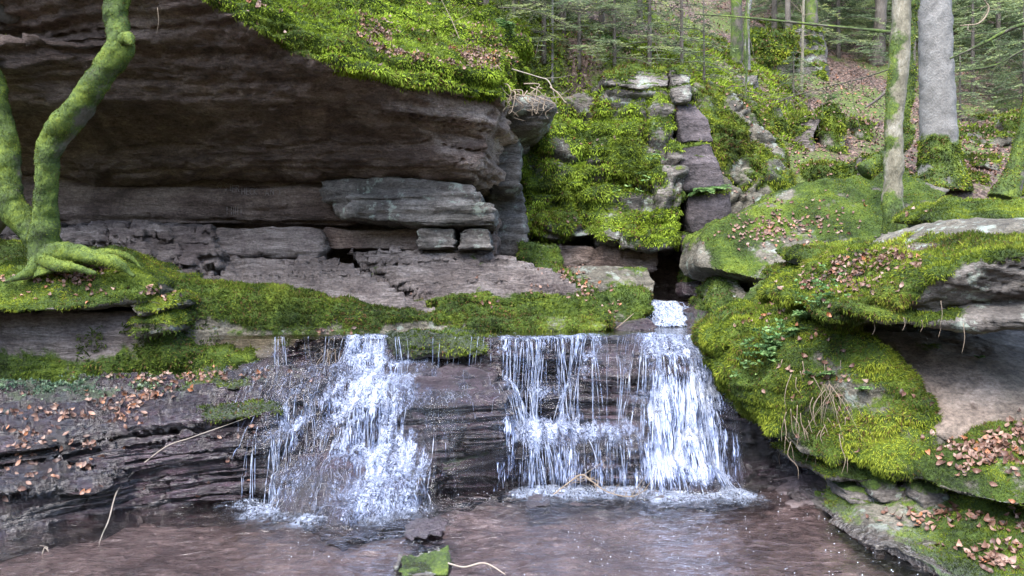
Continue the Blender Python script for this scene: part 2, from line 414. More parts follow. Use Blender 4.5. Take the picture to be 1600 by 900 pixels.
mh.set(Base_Color=c, Roughness=.9, Normal=mh.n('Bump', {'Strength': 1., 'Distance': .05, 'Height': mh.math('ADD', b, mh.math('MULTIPLY', mh.n('RGBToBW', {0: v_}).outputs[0], .5))}).outputs[0])
hp, hq = proj(p); hm = np.clip(.5+.75*fbm(p, .8, 4, 12), 0, 1)*np.where((hp < 1260) | (hq < 60), 1, .55)*sst(20, 15, p[:, 1]); set_attr(hill, 'moss', hm)
HO = tag(link('hillside', hill, mh.m), kind='structure')
HILL = (p, f); FUZZ.append((HO, p, f, getn(hill), hm*1.0, dict(dens=1500, L=.06, w=.014, ref=11, droop=.7, mat=B_LIT, max=150000)))

# flat ground, and an unseen valley side added behind the viewer to limit sky light
def backf(u, v):
    x = -90+180*u; y = -70+75*v
    z = -.35+np.clip(-y-4, 0, 60)*.42+.35*fbm(np.stack([x, y, x*0], 1), .3, 3, 5)
    return np.stack([x, y, z], 1)
p, f = grid(90, 60, backf); tag(link('ground', mesh_np('ground', p, f), mh.m), kind='structure')

# ------------------------------------------------------------------ rock steps under the falls and the wet ledge: a loft of profiles
K = [ # px, then A..I as (py, Y): back, lip, foot of the top step, tread edge, tread front, foot of the second step, apron edge, waterline, below water
 (-260, [(597,8.3),(597,8.0),(604,7.4),(640,6.8),(690,6.3),(712,5.95),(775,5.9),(800,5.45),(880,5.15)]),
 (-60,  [(597,8.2),(597,7.9),(604,7.3),(640,6.8),(690,6.3),(714,6.0),(780,5.93),(803,5.5),(872,5.25)]),
 (60,   [(595,8.2),(595,7.9),(602,7.35),(638,6.85),(683,6.4),(706,6.2),(762,6.13),(792,5.7),(855,5.5)]),
 (150,  [(590,8.2),(590,7.9),(600,7.4),(635,6.9),(678,6.45),(695,6.3),(732,6.28),(772,5.95),(838,5.7)]),
 (235,  [(586,8.2),(588,7.9),(598,7.45),(630,7.0),(668,6.65),(700,6.5),(728,6.47),(765,6.2),(808,6.2)]),
 (270,  [(584,8.2),(586,7.9),(595,7.45),(625,7.05),(662,6.7),(704,6.6),(740,6.58),(752,6.56),(798,6.45)]),
 (330,  [(570,8.3),(575,8.0),(585,7.6),(615,7.2),(655,6.85),(703,6.66),(742,6.62),(752,6.6),(788,6.56)]),
 (360,  [(545,8.4),(566,7.95),(569,7.7),(606,7.35),(650,6.95),(702,6.72),(742,6.68),(752,6.66),(782,6.65)]),
 (430,  [(520,8.4),(527,7.95),(563,7.87),(568,7.55),(628,7.2),(652,6.95),(700,6.78),(756,6.78),(770,6.9)]),
 (500,  [(519,8.5),(526,7.93),(562,7.86),(572,7.5),(632,7.2),(686,7.06),(712,6.95),(745,6.6),(802,6.32)]),
 (580,  [(519,8.5),(526,7.9),(563,7.83),(600,7.42),(637,7.16),(688,7.06),(715,6.9),(752,6.55),(818,6.03)]),
 (650,  [(519,8.5),(526,7.9),(565,7.83),(596,7.45),(634,7.12),(688,7.03),(712,6.9),(745,6.65),(798,6.38)]),
 (720,  [(519,8.5),(526,7.9),(566,7.82),(580,7.5),(628,7.08),(680,7.0),(690,6.98),(715,6.95),(766,6.95)]),
 (775,  [(519,8.5),(526,7.86),(570,7.78),(582,7.55),(636,7.2),(676,7.12),(690,7.1),(715,7.08),(752,7.3)]),
 (800,  [(519,8.5),(526,7.82),(575,7.76),(610,7.74),(660,7.7),(668,7.45),(680,7.25),(706,7.18),(750,7.3)]),
 (870,  [(519,8.5),(526,7.8),(575,7.75),(610,7.73),(660,7.7),(670,7.42),(684,7.2),(714,7.12),(754,7.2)]),
 (940,  [(519,8.5),(526,7.8),(560,7.75),(585,7.62),(655,7.6),(668,7.42),(684,7.2),(714,7.13),(758,7.15)]),
 (990,  [(519,8.5),(526,7.8),(560,7.75),(590,7.58),(655,7.56),(668,7.42),(684,7.25),(714,7.15),(760,7.1)]),
 (1035, [(519,8.5),(526,7.82),(548,7.66),(585,7.5),(630,7.42),(665,7.36),(695,7.25),(725,7.15),(768,6.95)]),
 (1100, [(519,8.5),(526,7.8),(548,7.62),(585,7.48),(630,7.42),(665,7.34),(695,7.22),(725,7.12),(770,6.9)]),
 (1140, [(517,8.5),(530,7.75),(552,7.65),(588,7.55),(630,7.5),(665,7.44),(695,7.36),(722,7.3),(765,7.0)]),
 (1175, [(510,8.5),(540,7.6),(560,7.5),(600,7.42),(640,7.35),(680,7.3),(705,7.25),(722,7.2),(752,7.1)]),
 (1300, [(500,8.5),(530,7.8),(560,7.7),(600,7.6),(640,7.5),(680,7.4),(700,7.3),(722,7.2),(752,7.1)]),
]
K = K[::1]
XS = np.array([(k[0]-800)/F*7.2 for k in K]); PR = []
for k in K:
    r = [(a[1], CZ-(a[0]-450)/F*a[1]) for a in k[1]]
    r = [(11.2, r[0][1]+.02 if k[0] < 330 else 1.24)]+r+[(r[-1][0]-.12, -.30), (r[-1][0]-1.0, -.42)]
    r[1] = (r[1][0], r[1][1] if k[0] < 360 or k[0] > 1120 else 1.255)
    PR.append(r)
PR = np.array(PR)                                  # columns x 12 x (y, z)
LV = np.array([0, 1.3, 2.1, 2.9, 3.9, 5., 6., 7., 8., 9., 9.9, 10.6])/10.6
SEGL = np.array([.10, .05, .12, .12, .12, .12, .12, .10, .10, .03, .02]); LV = np.concatenate([[0], np.cumsum(SEGL)]); LV /= LV[-1]
def loft(u, v):
    x = XS[0]+(XS[-1]-XS[0])*u; out = []
    yy = np.empty(len(x)); zz = np.empty(len(x)); j = np.clip(np.searchsorted(XS, x)-1, 0, len(XS)-2); t = (x-XS[j])/(XS[j+1]-XS[j]); t = t*t*(3-2*t)*.5+t*.5
    i = np.clip(np.searchsorted(LV, v, side='right')-1, 0, 10); s_ = (v-LV[i])/(LV[i+1]-LV[i])
    for arr, c in ((yy, 0), (zz, 1)):
        a = PR[j, i, c]*(1-t)+PR[j+1, i, c]*t; b = PR[j, i+1, c]*(1-t)+PR[j+1, i+1, c]*t; arr[:] = a*(1-s_)+b*s_
    return np.stack([x, yy, zz], 1)
NX, NV = 900, 460
p, f = grid(NX, NV, loft)
g = p.reshape(NV, NX, 3)
du = np.gradient(g, axis=1); dv = np.gradient(g, axis=0); n = np.cross(dv, du).reshape(-1, 3); n /= np.linalg.norm(n, axis=1)[:, None]+1e-9
n[n[:, 1] > .3] *= -1
left = 1-sst(-2.1, -1.2, p[:, 0])
act = sst(8.6, 8.1, p[:, 1])*sst(-.2, -.05, p[:, 2])+.15
tiltz = p[:, 2]-(.13*p[:, 0]-.06*p[:, 1])*left+.06*fbm(p, .8, 3, 40)
side = 1-np.abs(n[:, 2])**2*.85
d = .07*fbm(p, 2.0, 4, 41)*(1-.5*left)+(.13*strata(tiltz, 42, .095)+.06*strata(tiltz+.01, 43, .03))*side
e, c = cells(p/np.array([.55, .6, .3])+.05*fbm(p, 3, 2, 44)[:, None], 45)
d += (1-left)*(.12*(c-.5)-.05*(1-sst(0, .12, e)))*.8
e2, c2 = cells(p/np.array([1.1, .8, .2])+.15*fbm(p, 2, 3, 54)[:, None], 55); d += left*(.09*(c2-.5)-.03*(1-sst(0, .10, e2)))
d += .018*fbm(p, 9, 4, 46)+.012*ridge(p, 6, 3, 47, (1, 1, 3))
lipk = np.exp(-((p[:, 1]-8.0)/.35)**2)*(p[:, 2] > 1.1)*(1-left)
p2 = p+n*(d*act*(1-.75*lipk))[:, None]; p2[:, 1] += .10*fbm(p*[1, 0, 0], 1.6, 4, 56)*np.exp(-((p[:, 1]-7.8)/.3)**2)*(p[:, 2] > .6)
# thin plates: quantise height along the tilted bedding on the flat parts
hb = .05; tz = (p2[:, 2]-(.10*p2[:, 0]-.07*p2[:, 1])+.035*fbm(p2, 1.6, 4, 50)+.012*fbm(p2, 6, 3, 51))/hb
fr = tz-np.floor(tz); dzq = (sst(.25, .75, fr)-fr)*hb
p2[:, 2] += dzq*1.9*act*(1-lipk)*(.35+.65*left)*np.clip(n[:, 2]*1.4, 0, 1)
p2[:, 2] += np.where((p2[:, 2] > .0), .0, .0)
ptX, ptY = proj(p2)
ms = np.clip(-.18+.55*fbm(p2, 1.5, 4, 52)+.25*left*(ptY < 680)+.2*sst(0, 1, n[:, 2])-.3*(1-left)*(ptX > 780), 0, 1)
f_st = f.copy()
rs = mesh_np('rock_steps', p2, f, True, {'moss': ms, 'wet': np.clip(.97+.3*fbm(p2, 2, 3, 53), .6, 1)})
o = link('rock_steps', rs, R_WET); tag(o, 'dark wet layered sandstone ledge and steps carrying the two waterfalls', 'rock ledge')
ROCKS['steps'] = (o, p2, f, n, ms)
# raster of heights for the water
HG = .012; hx0, hy0 = -4.2, 5.0; hnx, hny = int(7.6/HG), int(4.2/HG)
Hm = np.full((hny, hnx), -1.)
for sp in range(3):
    q = p2.reshape(NV, NX, 3)
    if sp == 1: q = (q[1:]+q[:-1])/2
    if sp == 2: q = (q[:, 1:]+q[:, :-1])/2
    q = q.reshape(-1, 3); ix = ((q[:, 0]-hx0)/HG).astype(int); iy = ((q[:, 1]-hy0)/HG).astype(int)
    ok = (ix >= 0) & (ix < hnx) & (iy >= 0) & (iy < hny); np.maximum.at(Hm, (iy[ok], ix[ok]), q[ok, 2])
for _ in range(4):
    bad = Hm < -.9; sh = np.maximum.reduce([np.roll(Hm, 1, 0), np.roll(Hm, -1, 0), np.roll(Hm, 1, 1), np.roll(Hm, -1, 1)]); Hm = np.where(bad, sh, Hm)
def hget(H_, x, y):
    fx = np.clip((x-hx0)/HG, 0, hnx-2); fy = np.clip((y-hy0)/HG, 0, hny-2); i = fx.astype(int); j = fy.astype(int); fx = fx-i; fy = fy-j
    return H_[j, i]*(1-fx)*(1-fy)+H_[j, i+1]*fx*(1-fy)+H_[j+1, i]*(1-fx)*fy+H_[j+1, i+1]*fx*fy
Hs = Hm.copy()
for _ in range(3): Hs = (Hs+np.roll(Hs, 1, 0)+np.roll(Hs, -1, 0)+np.roll(Hs, 1, 1)+np.roll(Hs, -1, 1))/5

# stream bed of the lower pool, rising to a muddy bank on the right
def bedf(u, v):
    x = -9+20*u; y = -3+10.4*v
    q = np.stack([x, y, x*0], 1)
    z = -.16+.05*fbm(q, 1.1, 4, 60)+.02*np.round(2*fbm(q, 3, 3, 61))
    bank = sst(1.95, 2.55, x+.25*(6.8-y)*(y < 6.8)+.12*fbm(q, 2, 3, 62))*sst(5.4, 6.6, y)
    z = z+bank*.22; z -= .4*sst(1, -2, y)*.3
    return np.stack([x, y, z], 1)
p, f = grid(640, 380, bedf)
mb = M('brown_streambed'); co = mb.co(); vv = mb.n('TexVoronoi', {'Vector': mb.co((1, 1.6, 1)), 'Scale': 7.}, feature='F1'); vc = mb.n('RGBToBW', {0: vv.outputs[1]}).outputs[0]
a = mb.noise(co, 2.2, 6, .65); b = mb.noise(co, 30, 4, .7)
c = mb.ramp(mb.math('ADD', mb.math('MULTIPLY', a, .7), mb.math('MULTIPLY', vc, .3)), [(.3, (.06, .046, .048)), (.5, (.135, .105, .105)), (.72, (.25, .205, .20))])
c = mb.mix(1., c, mb.ramp(b, [(.3, .6), (.7, 1.2)]), 'MULTIPLY')
mb.set(Base_Color=c, Roughness=.4, Normal=mb.n('Bump', {'Strength': .8, 'Distance': .03, 'Height': mb.math('ADD', vv.outputs[0], b)}).outputs[0])
bed = link('stream_bed', mesh_np('stream_bed', p, f), mb.m); tag(bed, kind='structure')
ROCKS['bed'] = (bed, p, f, None, None)

# ------------------------------------------------------------------ water
def water_mat(name, tint, bsc, dist, rough=.04, foam=0.):
    m = M(name); co = m.co((1, 1.9, 1)); 
    h = m.math('ADD', m.noise(co, bsc, 3, .5, .6), m.math('MULTIPLY', m.noise(m.co((.7, 2.4, 1)), bsc*3.1, 3, .6, .3), .35))
    bp = m.n('Bump', {'Strength': 1., 'Distance': dist, 'Height': h}).outputs[0]
    fr = m.n('Fresnel', {'IOR': 1.33, 'Normal': bp}).outputs[0]
    tr = m.n('BsdfTransparent', {0: (*tint, 1)}); gl = m.n('BsdfGlossy', {'Color': (1, 1, 1, 1), 'Roughness': rough, 'Normal': bp})
    mx = m.n('MixShader', {0: m.math('MULTIPLY', fr, 1.7, clamp=True), 1: tr.outputs[0], 2: gl.outputs[0]}); m.t.links.new(mx.outputs[0], m.out.inputs[0])
    return m.m
WM = water_mat('pool_water', (.84, .79, .79), 7, .028)
WU = water_mat('upper_pool_water', (.8, .75, .68), 8, .012)
def poolf(u, v):
    x = -9+20*u; y = 1+6.9*v; q = np.stack([x, y, x*0], 1)
    near = np.exp(-((x-1.0)/1.6)**2-((y-7.0)/1.3)**2)+.6*np.exp(-((x+1.0)/1.2)**2-((y-6.1)/.9)**2)
    z = .004*fbm(q, 3, 3, 70)+(.018*near+.0055)*fbm(q, 9, 3, 71, .6, (.8, 1.8, 1))
    return np.stack([x, y, z], 1)
p, f = grid(900, 560, poolf); tag(link('pool_water', mesh_np('pool_water', p, f), WM), kind='structure')
def upf(u, v):
    x = -3.0+6.2*u; y = 7.84+3.3*v; return np.stack([x, y, 1.322+.003*fbm(np.stack([x, y, x*0], 1), 5, 3, 72)-.03*sst(8.0, 7.86, y)], 1)
p, f = grid(300, 160, upf); tag(link('upper_pool_water', mesh_np('upper_pool_water', p, f), WU), kind='structure')

# ------------------------------------------------------------------ rocks of the left side
near_fuzz = dict(dens=8500, L=.024, w=.0062, droop=.9)
mid_fuzz = dict(dens=3600, L=.036, w=.011, droop=.8, ref=9)
dark_fuzz = dict(dens=3600, L=.030, w=.010, droop=.9, ref=8, mat=B_DARK)
lip = [(-8, 7.0, 6.0), (-5.5, 6.9, 5.5), P(300,-16,7.6), P(400,50,7.7), P(520,106,7.95), P(640,134,8.35), P(785,150,9.0)]
lip = [np.array(a, float) for a in lip]
crack = [np.array((-10, 10.6, 3.3)), P(0,262,10.15), P(300,268,9.95), P(560,276,9.65), P(742,278,9.3), P(772,240,9.2), P(764,170,9.05)]
back = [np.array(a, float) for a in [(-10,15,3), (0.1,14,3), (.3,13.5,6.6), (-3.5,12.2,7.3), (-9,10.5,9)]]
mossy_top = lambda v, n: .35+1.6*(n[:, 2]-.25)+.25*(v[:, 0] > -9)
ov = [np.array(lip+crack+back)]
# cap bed that sticks out a little over the ceiling along the rim
for a, b in zip(lip[:-1], lip[1:]):
    q = []
    for p_ in (a, b):
        q += [p_+np.array([.02,-.2,-.02]), p_+np.array([.02,-.08,.22]), p_+np.array([0,.9,.72]), p_+np.array([.02,.1,-.16]), p_+np.array([0,.9,.2])]
    ov.append(np.array(q))
# beds in the ceiling, each a step
ov.append(H([(-200,60,7.6),(300,60,7.9),(560,120,8.6),(560,170,8.75),(300,150,8.5),(-200,160,8.3)], 2.5))
ov.append(H([(240,150,8.9),(560,158,8.9),(770,160,9.0),(774,235,9.12),(735,272,9.25),(560,262,9.35),(240,225,9.3)], 2.5))
ov.append(H([(560,160,8.8),(765,163,8.93),(768,190,8.95),(600,192,9.0)], 2))
ov.append(H([(-300,160,8.9),(260,160,9.1),(300,225,9.45),(-300,240,9.5)], 2))
LA = np.array(lip)[np.argsort([a[0] for a in lip])]
def rimmoss(v, n):
    rz = np.interp(v[:, 0], LA[:, 0], LA[:, 2]); ry = np.interp(v[:, 0], LA[:, 0], LA[:, 1])
    return .1+1.0*np.clip(n[:, 2], 0, 1)+.75*sst(-.10, .03, v[:, 2]-rz)-.7*sst(-.15, -.3, v[:, 2]-rz)
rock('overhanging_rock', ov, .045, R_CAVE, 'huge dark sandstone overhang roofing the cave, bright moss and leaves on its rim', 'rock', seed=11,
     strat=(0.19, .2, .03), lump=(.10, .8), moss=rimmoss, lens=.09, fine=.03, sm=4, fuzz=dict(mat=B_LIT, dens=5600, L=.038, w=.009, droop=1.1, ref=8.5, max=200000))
ovo = ROCKS['overhanging_rock']; set_attr(ovo[0].data, 'pale', sst(-1.6, -.1, ovo[1][:, 0])*sst(4.1, 3.7, ovo[1][:, 2]))  # colour lightened towards the nose, standing in for the light on it
rock('corner_rock', [H([(740,160,9.7),(868,168,9.7),(845,196,9.8),(812,212,10.0),(745,200,9.9)],1.6), H([(750,190,10.1),(812,205,10.1),(815,288,10.15),(745,282,10.2)],1.5),
     H([(765,285,10.15),(816,288,10.1),(800,305,10.3),(765,300,10.4)],1.2), H([(775,148,9.6),(850,150,9.6),(868,170,9.65),(775,175,9.6)],2.0),
     H([(760,300,10.7),(820,300,10.7),(820,400,10.7),(760,400,10.7)],1.0)], .035, R_GREY,
     'grey brown rock corner behind the overhang nose, its bracket-like lip pointing right', seed=12, strat=(0.064,.15,.1), moss=(.75,-.2,.8), fuzz=mid_fuzz)
rock('cave_wall', [H([(-500,262,10.3),(0,262,10.25),(560,272,9.95),(560,352,10.0),(-500,352,10.3)],2), H([(100,286,10.1),(540,286,9.85),(540,332,9.9),(100,332,10.15)],1.5),
     H([(-500,335,10.6),(780,330,10.1),(780,440,10.2),(-500,440,10.6)],2)], .045, R_CAVE,
     'dark recessed back wall of the cave with scratched lettering', 'cave wall', seed=13, lens=.06, strat=(0.112,.2,.02), lump=(.05,1), moss=None)
rock('ledge_block', [H([(500,280,9.55),(620,276,9.4),(740,288,9.35),(770,320,9.35),(778,355,9.4),(660,356,9.35),(540,338,9.4),(500,310,9.6)],1.5),
     H([(540,305,9.3),(735,300,9.28),(776,330,9.3),(776,354,9.32),(660,354,9.28),(545,338,9.3)],1)], .03, R_GREY,
     'pale grey fractured sandstone ledge sticking out under the overhang nose', seed=14, lens=.04, strat=(0.088,.075,-.05), lump=(.03,1.5), moss=(1.1,-.5,.5))
for a, lb, sd in (((652,356,712,388), 'small pale layered stone wedged under the ledge block, left of its twin', 15), ((718,358,768,389), 'small pale layered stone at the right end under the ledge block', 16)):
    x0, y0, x1, y1 = a
    rock('wedge_stone', [H([(x0,y0+4,9.4),(x0+8,y0,9.4),(x1-4,y0,9.4),(x1,y0+8,9.4),(x1,y1,9.4),(x0,y1,9.4)], .7)], .02, R_GREY, lb, seed=sd, strat=(0.048,.045,0), lump=(.02,3), moss=None)
rock('pink_ledge', [H([(-200,340,9.9),(90,346,9.75),(90,350,9.5),(330,352,9.5),(340,400,9.2),(330,450,9.0),(-200,460,9.1)],1.6), H([(90,355,9.4),(220,360,9.3),(240,400,9.1),(90,415,9.0)],1.2)], .024, R_LEDGE,
     'pinkish purple blocky ledge along the foot of the cave, behind the curved trees', seed=17, terr=(.08,1.6), strat=(0.096,.13,-.02), block=(.10,(.9,.8,.35)), lump=(.05,1.2), moss=(1.2,-.4,.6))
rock('cave_foot_block', [H([(340,352,9.6),(500,362,9.6),(500,402,9.5),(340,402,9.5),(330,380,9.5)],1.2)], .03, R_LEDGE, 'brown block at the cave foot above the left sloping slab', seed=18, strat=(0.08,.1,-.03), moss=None)
rock('recess_block', [H([(500,350,9.75),(655,356,9.7),(655,392,9.7),(500,392,9.75)],1.2)], .035, R_CAVE, 'dark rounded block deep in the recess under the pale ledge', seed=19, strat=(0.048,.1,0), moss=None)
rock('sloping_slab', [H([(362,404,9.5),(520,406,9.45),(568,428,9.3),(610,455,9.05),(690,490,8.8),(560,488,8.76),(420,478,8.8),(330,440,9.0)],.9,dz=-.2), H([(330,440,9.0),(690,488,8.8),(690,520,8.85),(330,530,8.9)],.8)], .016, R_LEDGE,
     'thin bedded pink slab sloping to the water, left of the diagonal cleft', seed=20, terr=(.06,2.0), strat=(0.08,.06,-.04), lump=(.03,1.5), moss=(1.25,-.35,.8))
rock('broad_slab', [H([(560,394,9.65),(640,388,9.6),(790,396,9.6),(850,420,9.5),(885,440,9.35),(900,465,9.1),(955,508,8.8),(750,496,8.76),(690,484,8.85),(610,440,9.3)],1.0,dz=-.25), H([(620,440,9.25),(700,488,8.8),(960,508,8.8),(960,522,8.9),(700,522,8.9)],.8),
     H([(540,392,9.75),(600,400,9.6),(660,455,9.15),(640,470,9.2),(560,420,9.6)],.8)], .016, R_LEDGE,
     'broad layered slab sloping right below the pale ledge, streaked with moss', seed=21, terr=(.065,2.0), strat=(0.088,.07,-.03), lump=(.04,1.3), moss=lambda v, n: .05+.55*sst(1.9,1.6,v[:,2])+.9*sst(1.75,1.5,v[:,2]), fuzz=dark_fuzz)
MB = lambda v, n: .75+0*v[:, 0]
rock('mossy_bank', [H([(262,444,8.2),(300,440,8.4),(350,458,8.55),(430,485,8.7),(740,499,8.72),(740,517,8.66),(430,517,8.5),(350,560,8.0),(250,560,7.9)],.6),
     H([(230,470,8.0),(330,470,8.1),(430,520,8.45),(400,545,8.2),(330,590,7.85),(190,605,7.75),(170,560,7.8)],.8)], .026, R_BOUL,
     'long low band of dark green moss along the pool edge below the slabs', 'mossy bank', seed=22, strat=(0.048,.15,0), lump=(.05,1.6), moss=lambda v, n: .35+.5*sst(1.35,1.55,v[:,2])+.15*n[:,2], fuzz=dict(dens=8000, L=.032, w=.008, droop=1.1, ref=8.5, mat=B_MID))
rock('mossy_bank', [H([(725,497,8.68),(880,495,8.75),(955,509,8.62),(940,519,8.62),(725,519,8.64)],.5)], .024, R_BOUL,
     'tapering moss-covered tail of rock at the pool edge, left of the small cascade', 'mossy bank', seed=23, strat=(0.032,.1,0), lump=(.03,2), moss=MB, fuzz=dict(dens=8000, L=.032, w=.008, droop=1.1, ref=8.5, mat=B_MID))
# left bank that carries the curved trees
rock('bank_boulder', [H([(-300,490,7.7),(-40,488,7.5),(120,484,7.6),(250,500,7.75),(300,560,7.75),(250,598,7.72),(100,606,7.6),(-300,612,7.6)],1.6),
     H([(120,560,7.55),(300,545,7.7),(400,560,7.9),(330,588,7.8),(120,606,7.55)],.8)], .03, R_LEDGE,
     'reddish brown bank rock with dark moss, between the mossy cap and the wet ledge', seed=24, strat=(0.08,.14,0), lump=(.09,1.5), moss=lambda v, n: .18+.5*sst(1.35,1.0,v[:,2])+.4*sst(-4.1,-3.4,v[:,0]), fuzz=dark_fuzz)
rock('mossy_cap_rock', [H([(-300,440,7.6),(60,424,7.7),(140,412,7.8),(200,430,7.7),(232,450,7.6),(225,470,7.45),(120,484,7.25),(-20,490,7.15),(-300,500,7.1)],1.3,dz=.1),
     H([(130,395,8.0),(180,392,8.1),(228,430,7.9),(210,455,7.7),(130,430,7.8)],.7), H([(-400,380,8.6),(60,385,8.6),(60,430,8.3),(-400,440,8.2)],1)], .028, R_BOUL,
     'flat mossy rock cap the curved trees stand on, with a patch of fallen leaves', seed=25, strat=(0.064,.12,0), lump=(.06,1.6), moss=lambda v, n: .3+.55*n[:,2]+.35*sst(7.9,7.5,v[:,1]), fuzz=near_fuzz)
rock('bank_step_stone', [H([(198,470,7.5),(268,462,7.55),(275,478,7.5),(215,496,7.4)],.6)], .02, R_BOUL, 'small flat mossy stone step right of the cap rock with leaves on it', seed=26, strat=(0.032,.06,0), lump=(.03,2.5), moss=(.3,.15,.8), fuzz=near_fuzz)
rock('bank_step_stone', [H([(205,505,7.55),(262,498,7.55),(270,515,7.5),(210,528,7.5)],.6)], .02, R_BOUL, 'lower flat mossy stone jutting from the bank rock below its twin step', seed=27, strat=(0.032,.06,0), lump=(.03,2.5), moss=(.3,.15,.8), fuzz=near_fuzz)
rock('ledge_moss_slab', [H([(205,596,7.4),(330,586,7.5),(392,596,7.45),(400,606,7.35),(300,612,7.2),(215,610,7.25)],.4)], .018, R_WET, 'thin dark mossy plate lying on the wet ledge beside the bank', seed=28, strat=(0.032,.04,0), lump=(.02,3), moss=(.3,.25,.8), wet=lambda v: v[:,0]*0+.8, fuzz=dark_fuzz)
rock('ledge_moss_slab', [H([(300,644,7.0),(420,634,7.1),(440,646,7.0),(330,662,6.85)],.25)], .016, R_WET, 'small dark mossy plate on the wet ledge near the left cascade', seed=29, strat=(0.032,.04,0), lump=(.02,3), moss=(.3,.1,.8), wet=lambda v: v[:,0]*0+.8, fuzz=dark_fuzz)
rock('dark_cascade_rock', [H([(650,590,7.5),(700,572,7.65),(765,582,7.6),(790,620,7.4),(788,680,7.2),(740,690,7.1),(690,684,7.02),(645,660,7.1),(640,620,7.25)],.6)], .02, R_WET,
     'rounded dark wet boulder between the left and right waterfalls', seed=30, strat=(0.032,.12,0), lump=(.05,1.6), moss=(.7,-.5,.7), wet=lambda v: v[:,0]*0+.75)
rock('lower_cascade_rock', [H([(688,696,6.95),(750,686,7.1),(790,700,7.1),(785,745,7.2),(720,760,6.95),(690,740,6.85)],.5)], .02, R_WET,
     'low dark wet rock at the pool edge between the two waterfalls', seed=31, strat=(0.048,.05,-.1), lump=(.04,2), moss=(.4,0,.8), wet=lambda v: v[:,0]*0+.9)
rock('moss_lip_stone', [H([(605,528,7.85),(690,524,7.95),(770,530,7.88),(768,552,7.8),(700,560,7.82),(610,556,7.84)],.4)], .018, R_WET,
     'mossy dripping lip stone between the two waterfalls at the pool rim', seed=32, strat=(0.032,.05,0), lump=(.03,2.5), moss=(.1,.2,.8), wet=lambda v: v[:,0]*0+.8, fuzz=dark_fuzz)
rock('rim_stone', [H([(290,505,8.35),(330,498,8.4),(372,504,8.35),(440,520,8.3),(438,560,8.0),(350,562,7.95),(300,560,7.9)],.4)], .02, R_BOUL, 'smooth grey sloping rock at the left end of the pool rim', seed=33, strat=(0.016,.1,0), lump=(.03,2), moss=(1,-.3,.6), wet=lambda v: v[:,0]*0+.5)

# ------------------------------------------------------------------ the middle cliff
cm = lambda v, n: .50+.2*n[:, 2]+.28*fbm(v, 1.1, 3, 99)-.25*sst(11.6, 12.5, v[:, 1])
rock('mossy_cliff', [H([(800,205,11.1),(838,192,11.3),(930,185,11.35),(935,300,11.1),(930,372,10.95),(860,372,10.95),(806,356,11.0),(798,320,11.0)],2.6),
     H([(925,140,11.5),(1048,150,11.4),(1058,200,11.2),(1068,260,11.0),(1070,330,10.9),(1070,386,10.85),(1000,388,10.8),(930,376,10.95),(925,250,11.2)],2.6),
     H([(860,150,11.8),(940,130,12.0),(940,220,11.6),(850,220,11.5)],2), H([(800,330,10.9),(880,345,10.8),(885,372,10.85),(815,360,10.9)],1),
     H([(940,360,10.78),(1070,366,10.7),(1068,388,10.75),(1000,390,10.75),(935,378,10.8)],1), H([(780,100,13),(1000,120,13),(1000,480,13),(780,480,13)],1.2)], .034, R_GREY,
     'tall blocky cliff face behind the falls, thickly hung with bright moss', 'cliff', seed=40, strat=(0.08,.3,.02), block=(.15,(.95,.9,.8)), lump=(.12,1.2), moss=cm, fine=.02, fuzz=dict(mat=B_LIT, dens=4600, L=.042, w=.0095, droop=1.4, ref=11, max=200000))
for pts, lb, sd in (([(940,122,11.5),(985,104,11.7),(1045,112,11.6),(1046,134,11.4),(1000,140,11.3),(945,130,11.35)], 'flat grey slab capping the mossy cliff', 41),
                    ([(1046,108,11.5),(1078,104,11.6),(1080,130,11.4),(1050,136,11.35)], 'squarish moss-topped block at the right end of the cliff cap', 42),
                    ([(1050,138,11.3),(1078,132,11.3),(1078,158,11.2),(1056,160,11.2)], 'small pale block under the squarish cap block', 43),
                    ([(950,140,11.4),(1000,146,11.4),(1055,142,11.4),(1055,160,11.5),(950,152,11.5)], 'dark recessed bed just under the cliff cap slab', 44)):
    rock('cap_block', [H(pts, .9)], .026, R_GREY, lb, seed=sd, strat=(0.048,.12,0), lump=(.03,2), moss=(.6,0,.8), fuzz=mid_fuzz)
for pts, lb, sd in (([(1056,162,11.3),(1090,160,11.4),(1108,185,11.3),(1118,222,11.2),(1064,224,11.1)], 'dark angular block right of the cliff, upper one with a mossy top', 45),
                    ([(1063,228,11.1),(1112,224,11.2),(1128,270,11.1),(1132,296,11.1),(1070,296,11.0)], 'dark purple square block right of the cliff, middle of its stack', 46),
                    ([(1072,305,11.1),(1140,300,11.1),(1145,362,11.1),(1080,366,11.0)], 'dark mossy block under the ferny ledge right of the cliff', 47),
                    ([(1064,366,11.1),(1130,364,11.2),(1120,392,11.1),(1080,412,11.0),(1066,395,11.0)], 'dark wedge block at the bottom of the stack beside the cave mouth', 48)):
    rock('stacked_block', [H(pts, 1.6)], .03, R_DARK, lb, seed=sd, strat=(0.016,.2,0), lump=(.05,1.2), moss=(.7,0,.8), sm=2, fuzz=mid_fuzz)
rock('mossy_rib', [H([(1078,130,11.9),(1110,128,12),(1135,200,11.6),(1140,290,11.2),(1120,300,11.15),(1108,215,11.3)],1.8), H([(1112,205,11.3),(1150,170,12),(1230,220,12.2),(1255,300,11.7),(1245,370,11.2),(1145,372,11.2),(1140,260,11.3)],2.2), H([(1105,120,12.4),(1180,150,12.8),(1200,240,12.3),(1110,230,12)],1.5)], .034, R_BOUL,
     'steep mossy rock rib streaked with hanging moss, between the cliff and the big boulder', seed=49, strat=(0.048,.2,.1), block=(.12,(.9,.9,.6)), lump=(.13,1.1), moss=lambda v, n: .52+.25*fbm(v,1.3,2,5), fine=.022, fuzz=dict(dens=4600, L=.045, w=.0095, droop=1.5, ref=11, max=160000))
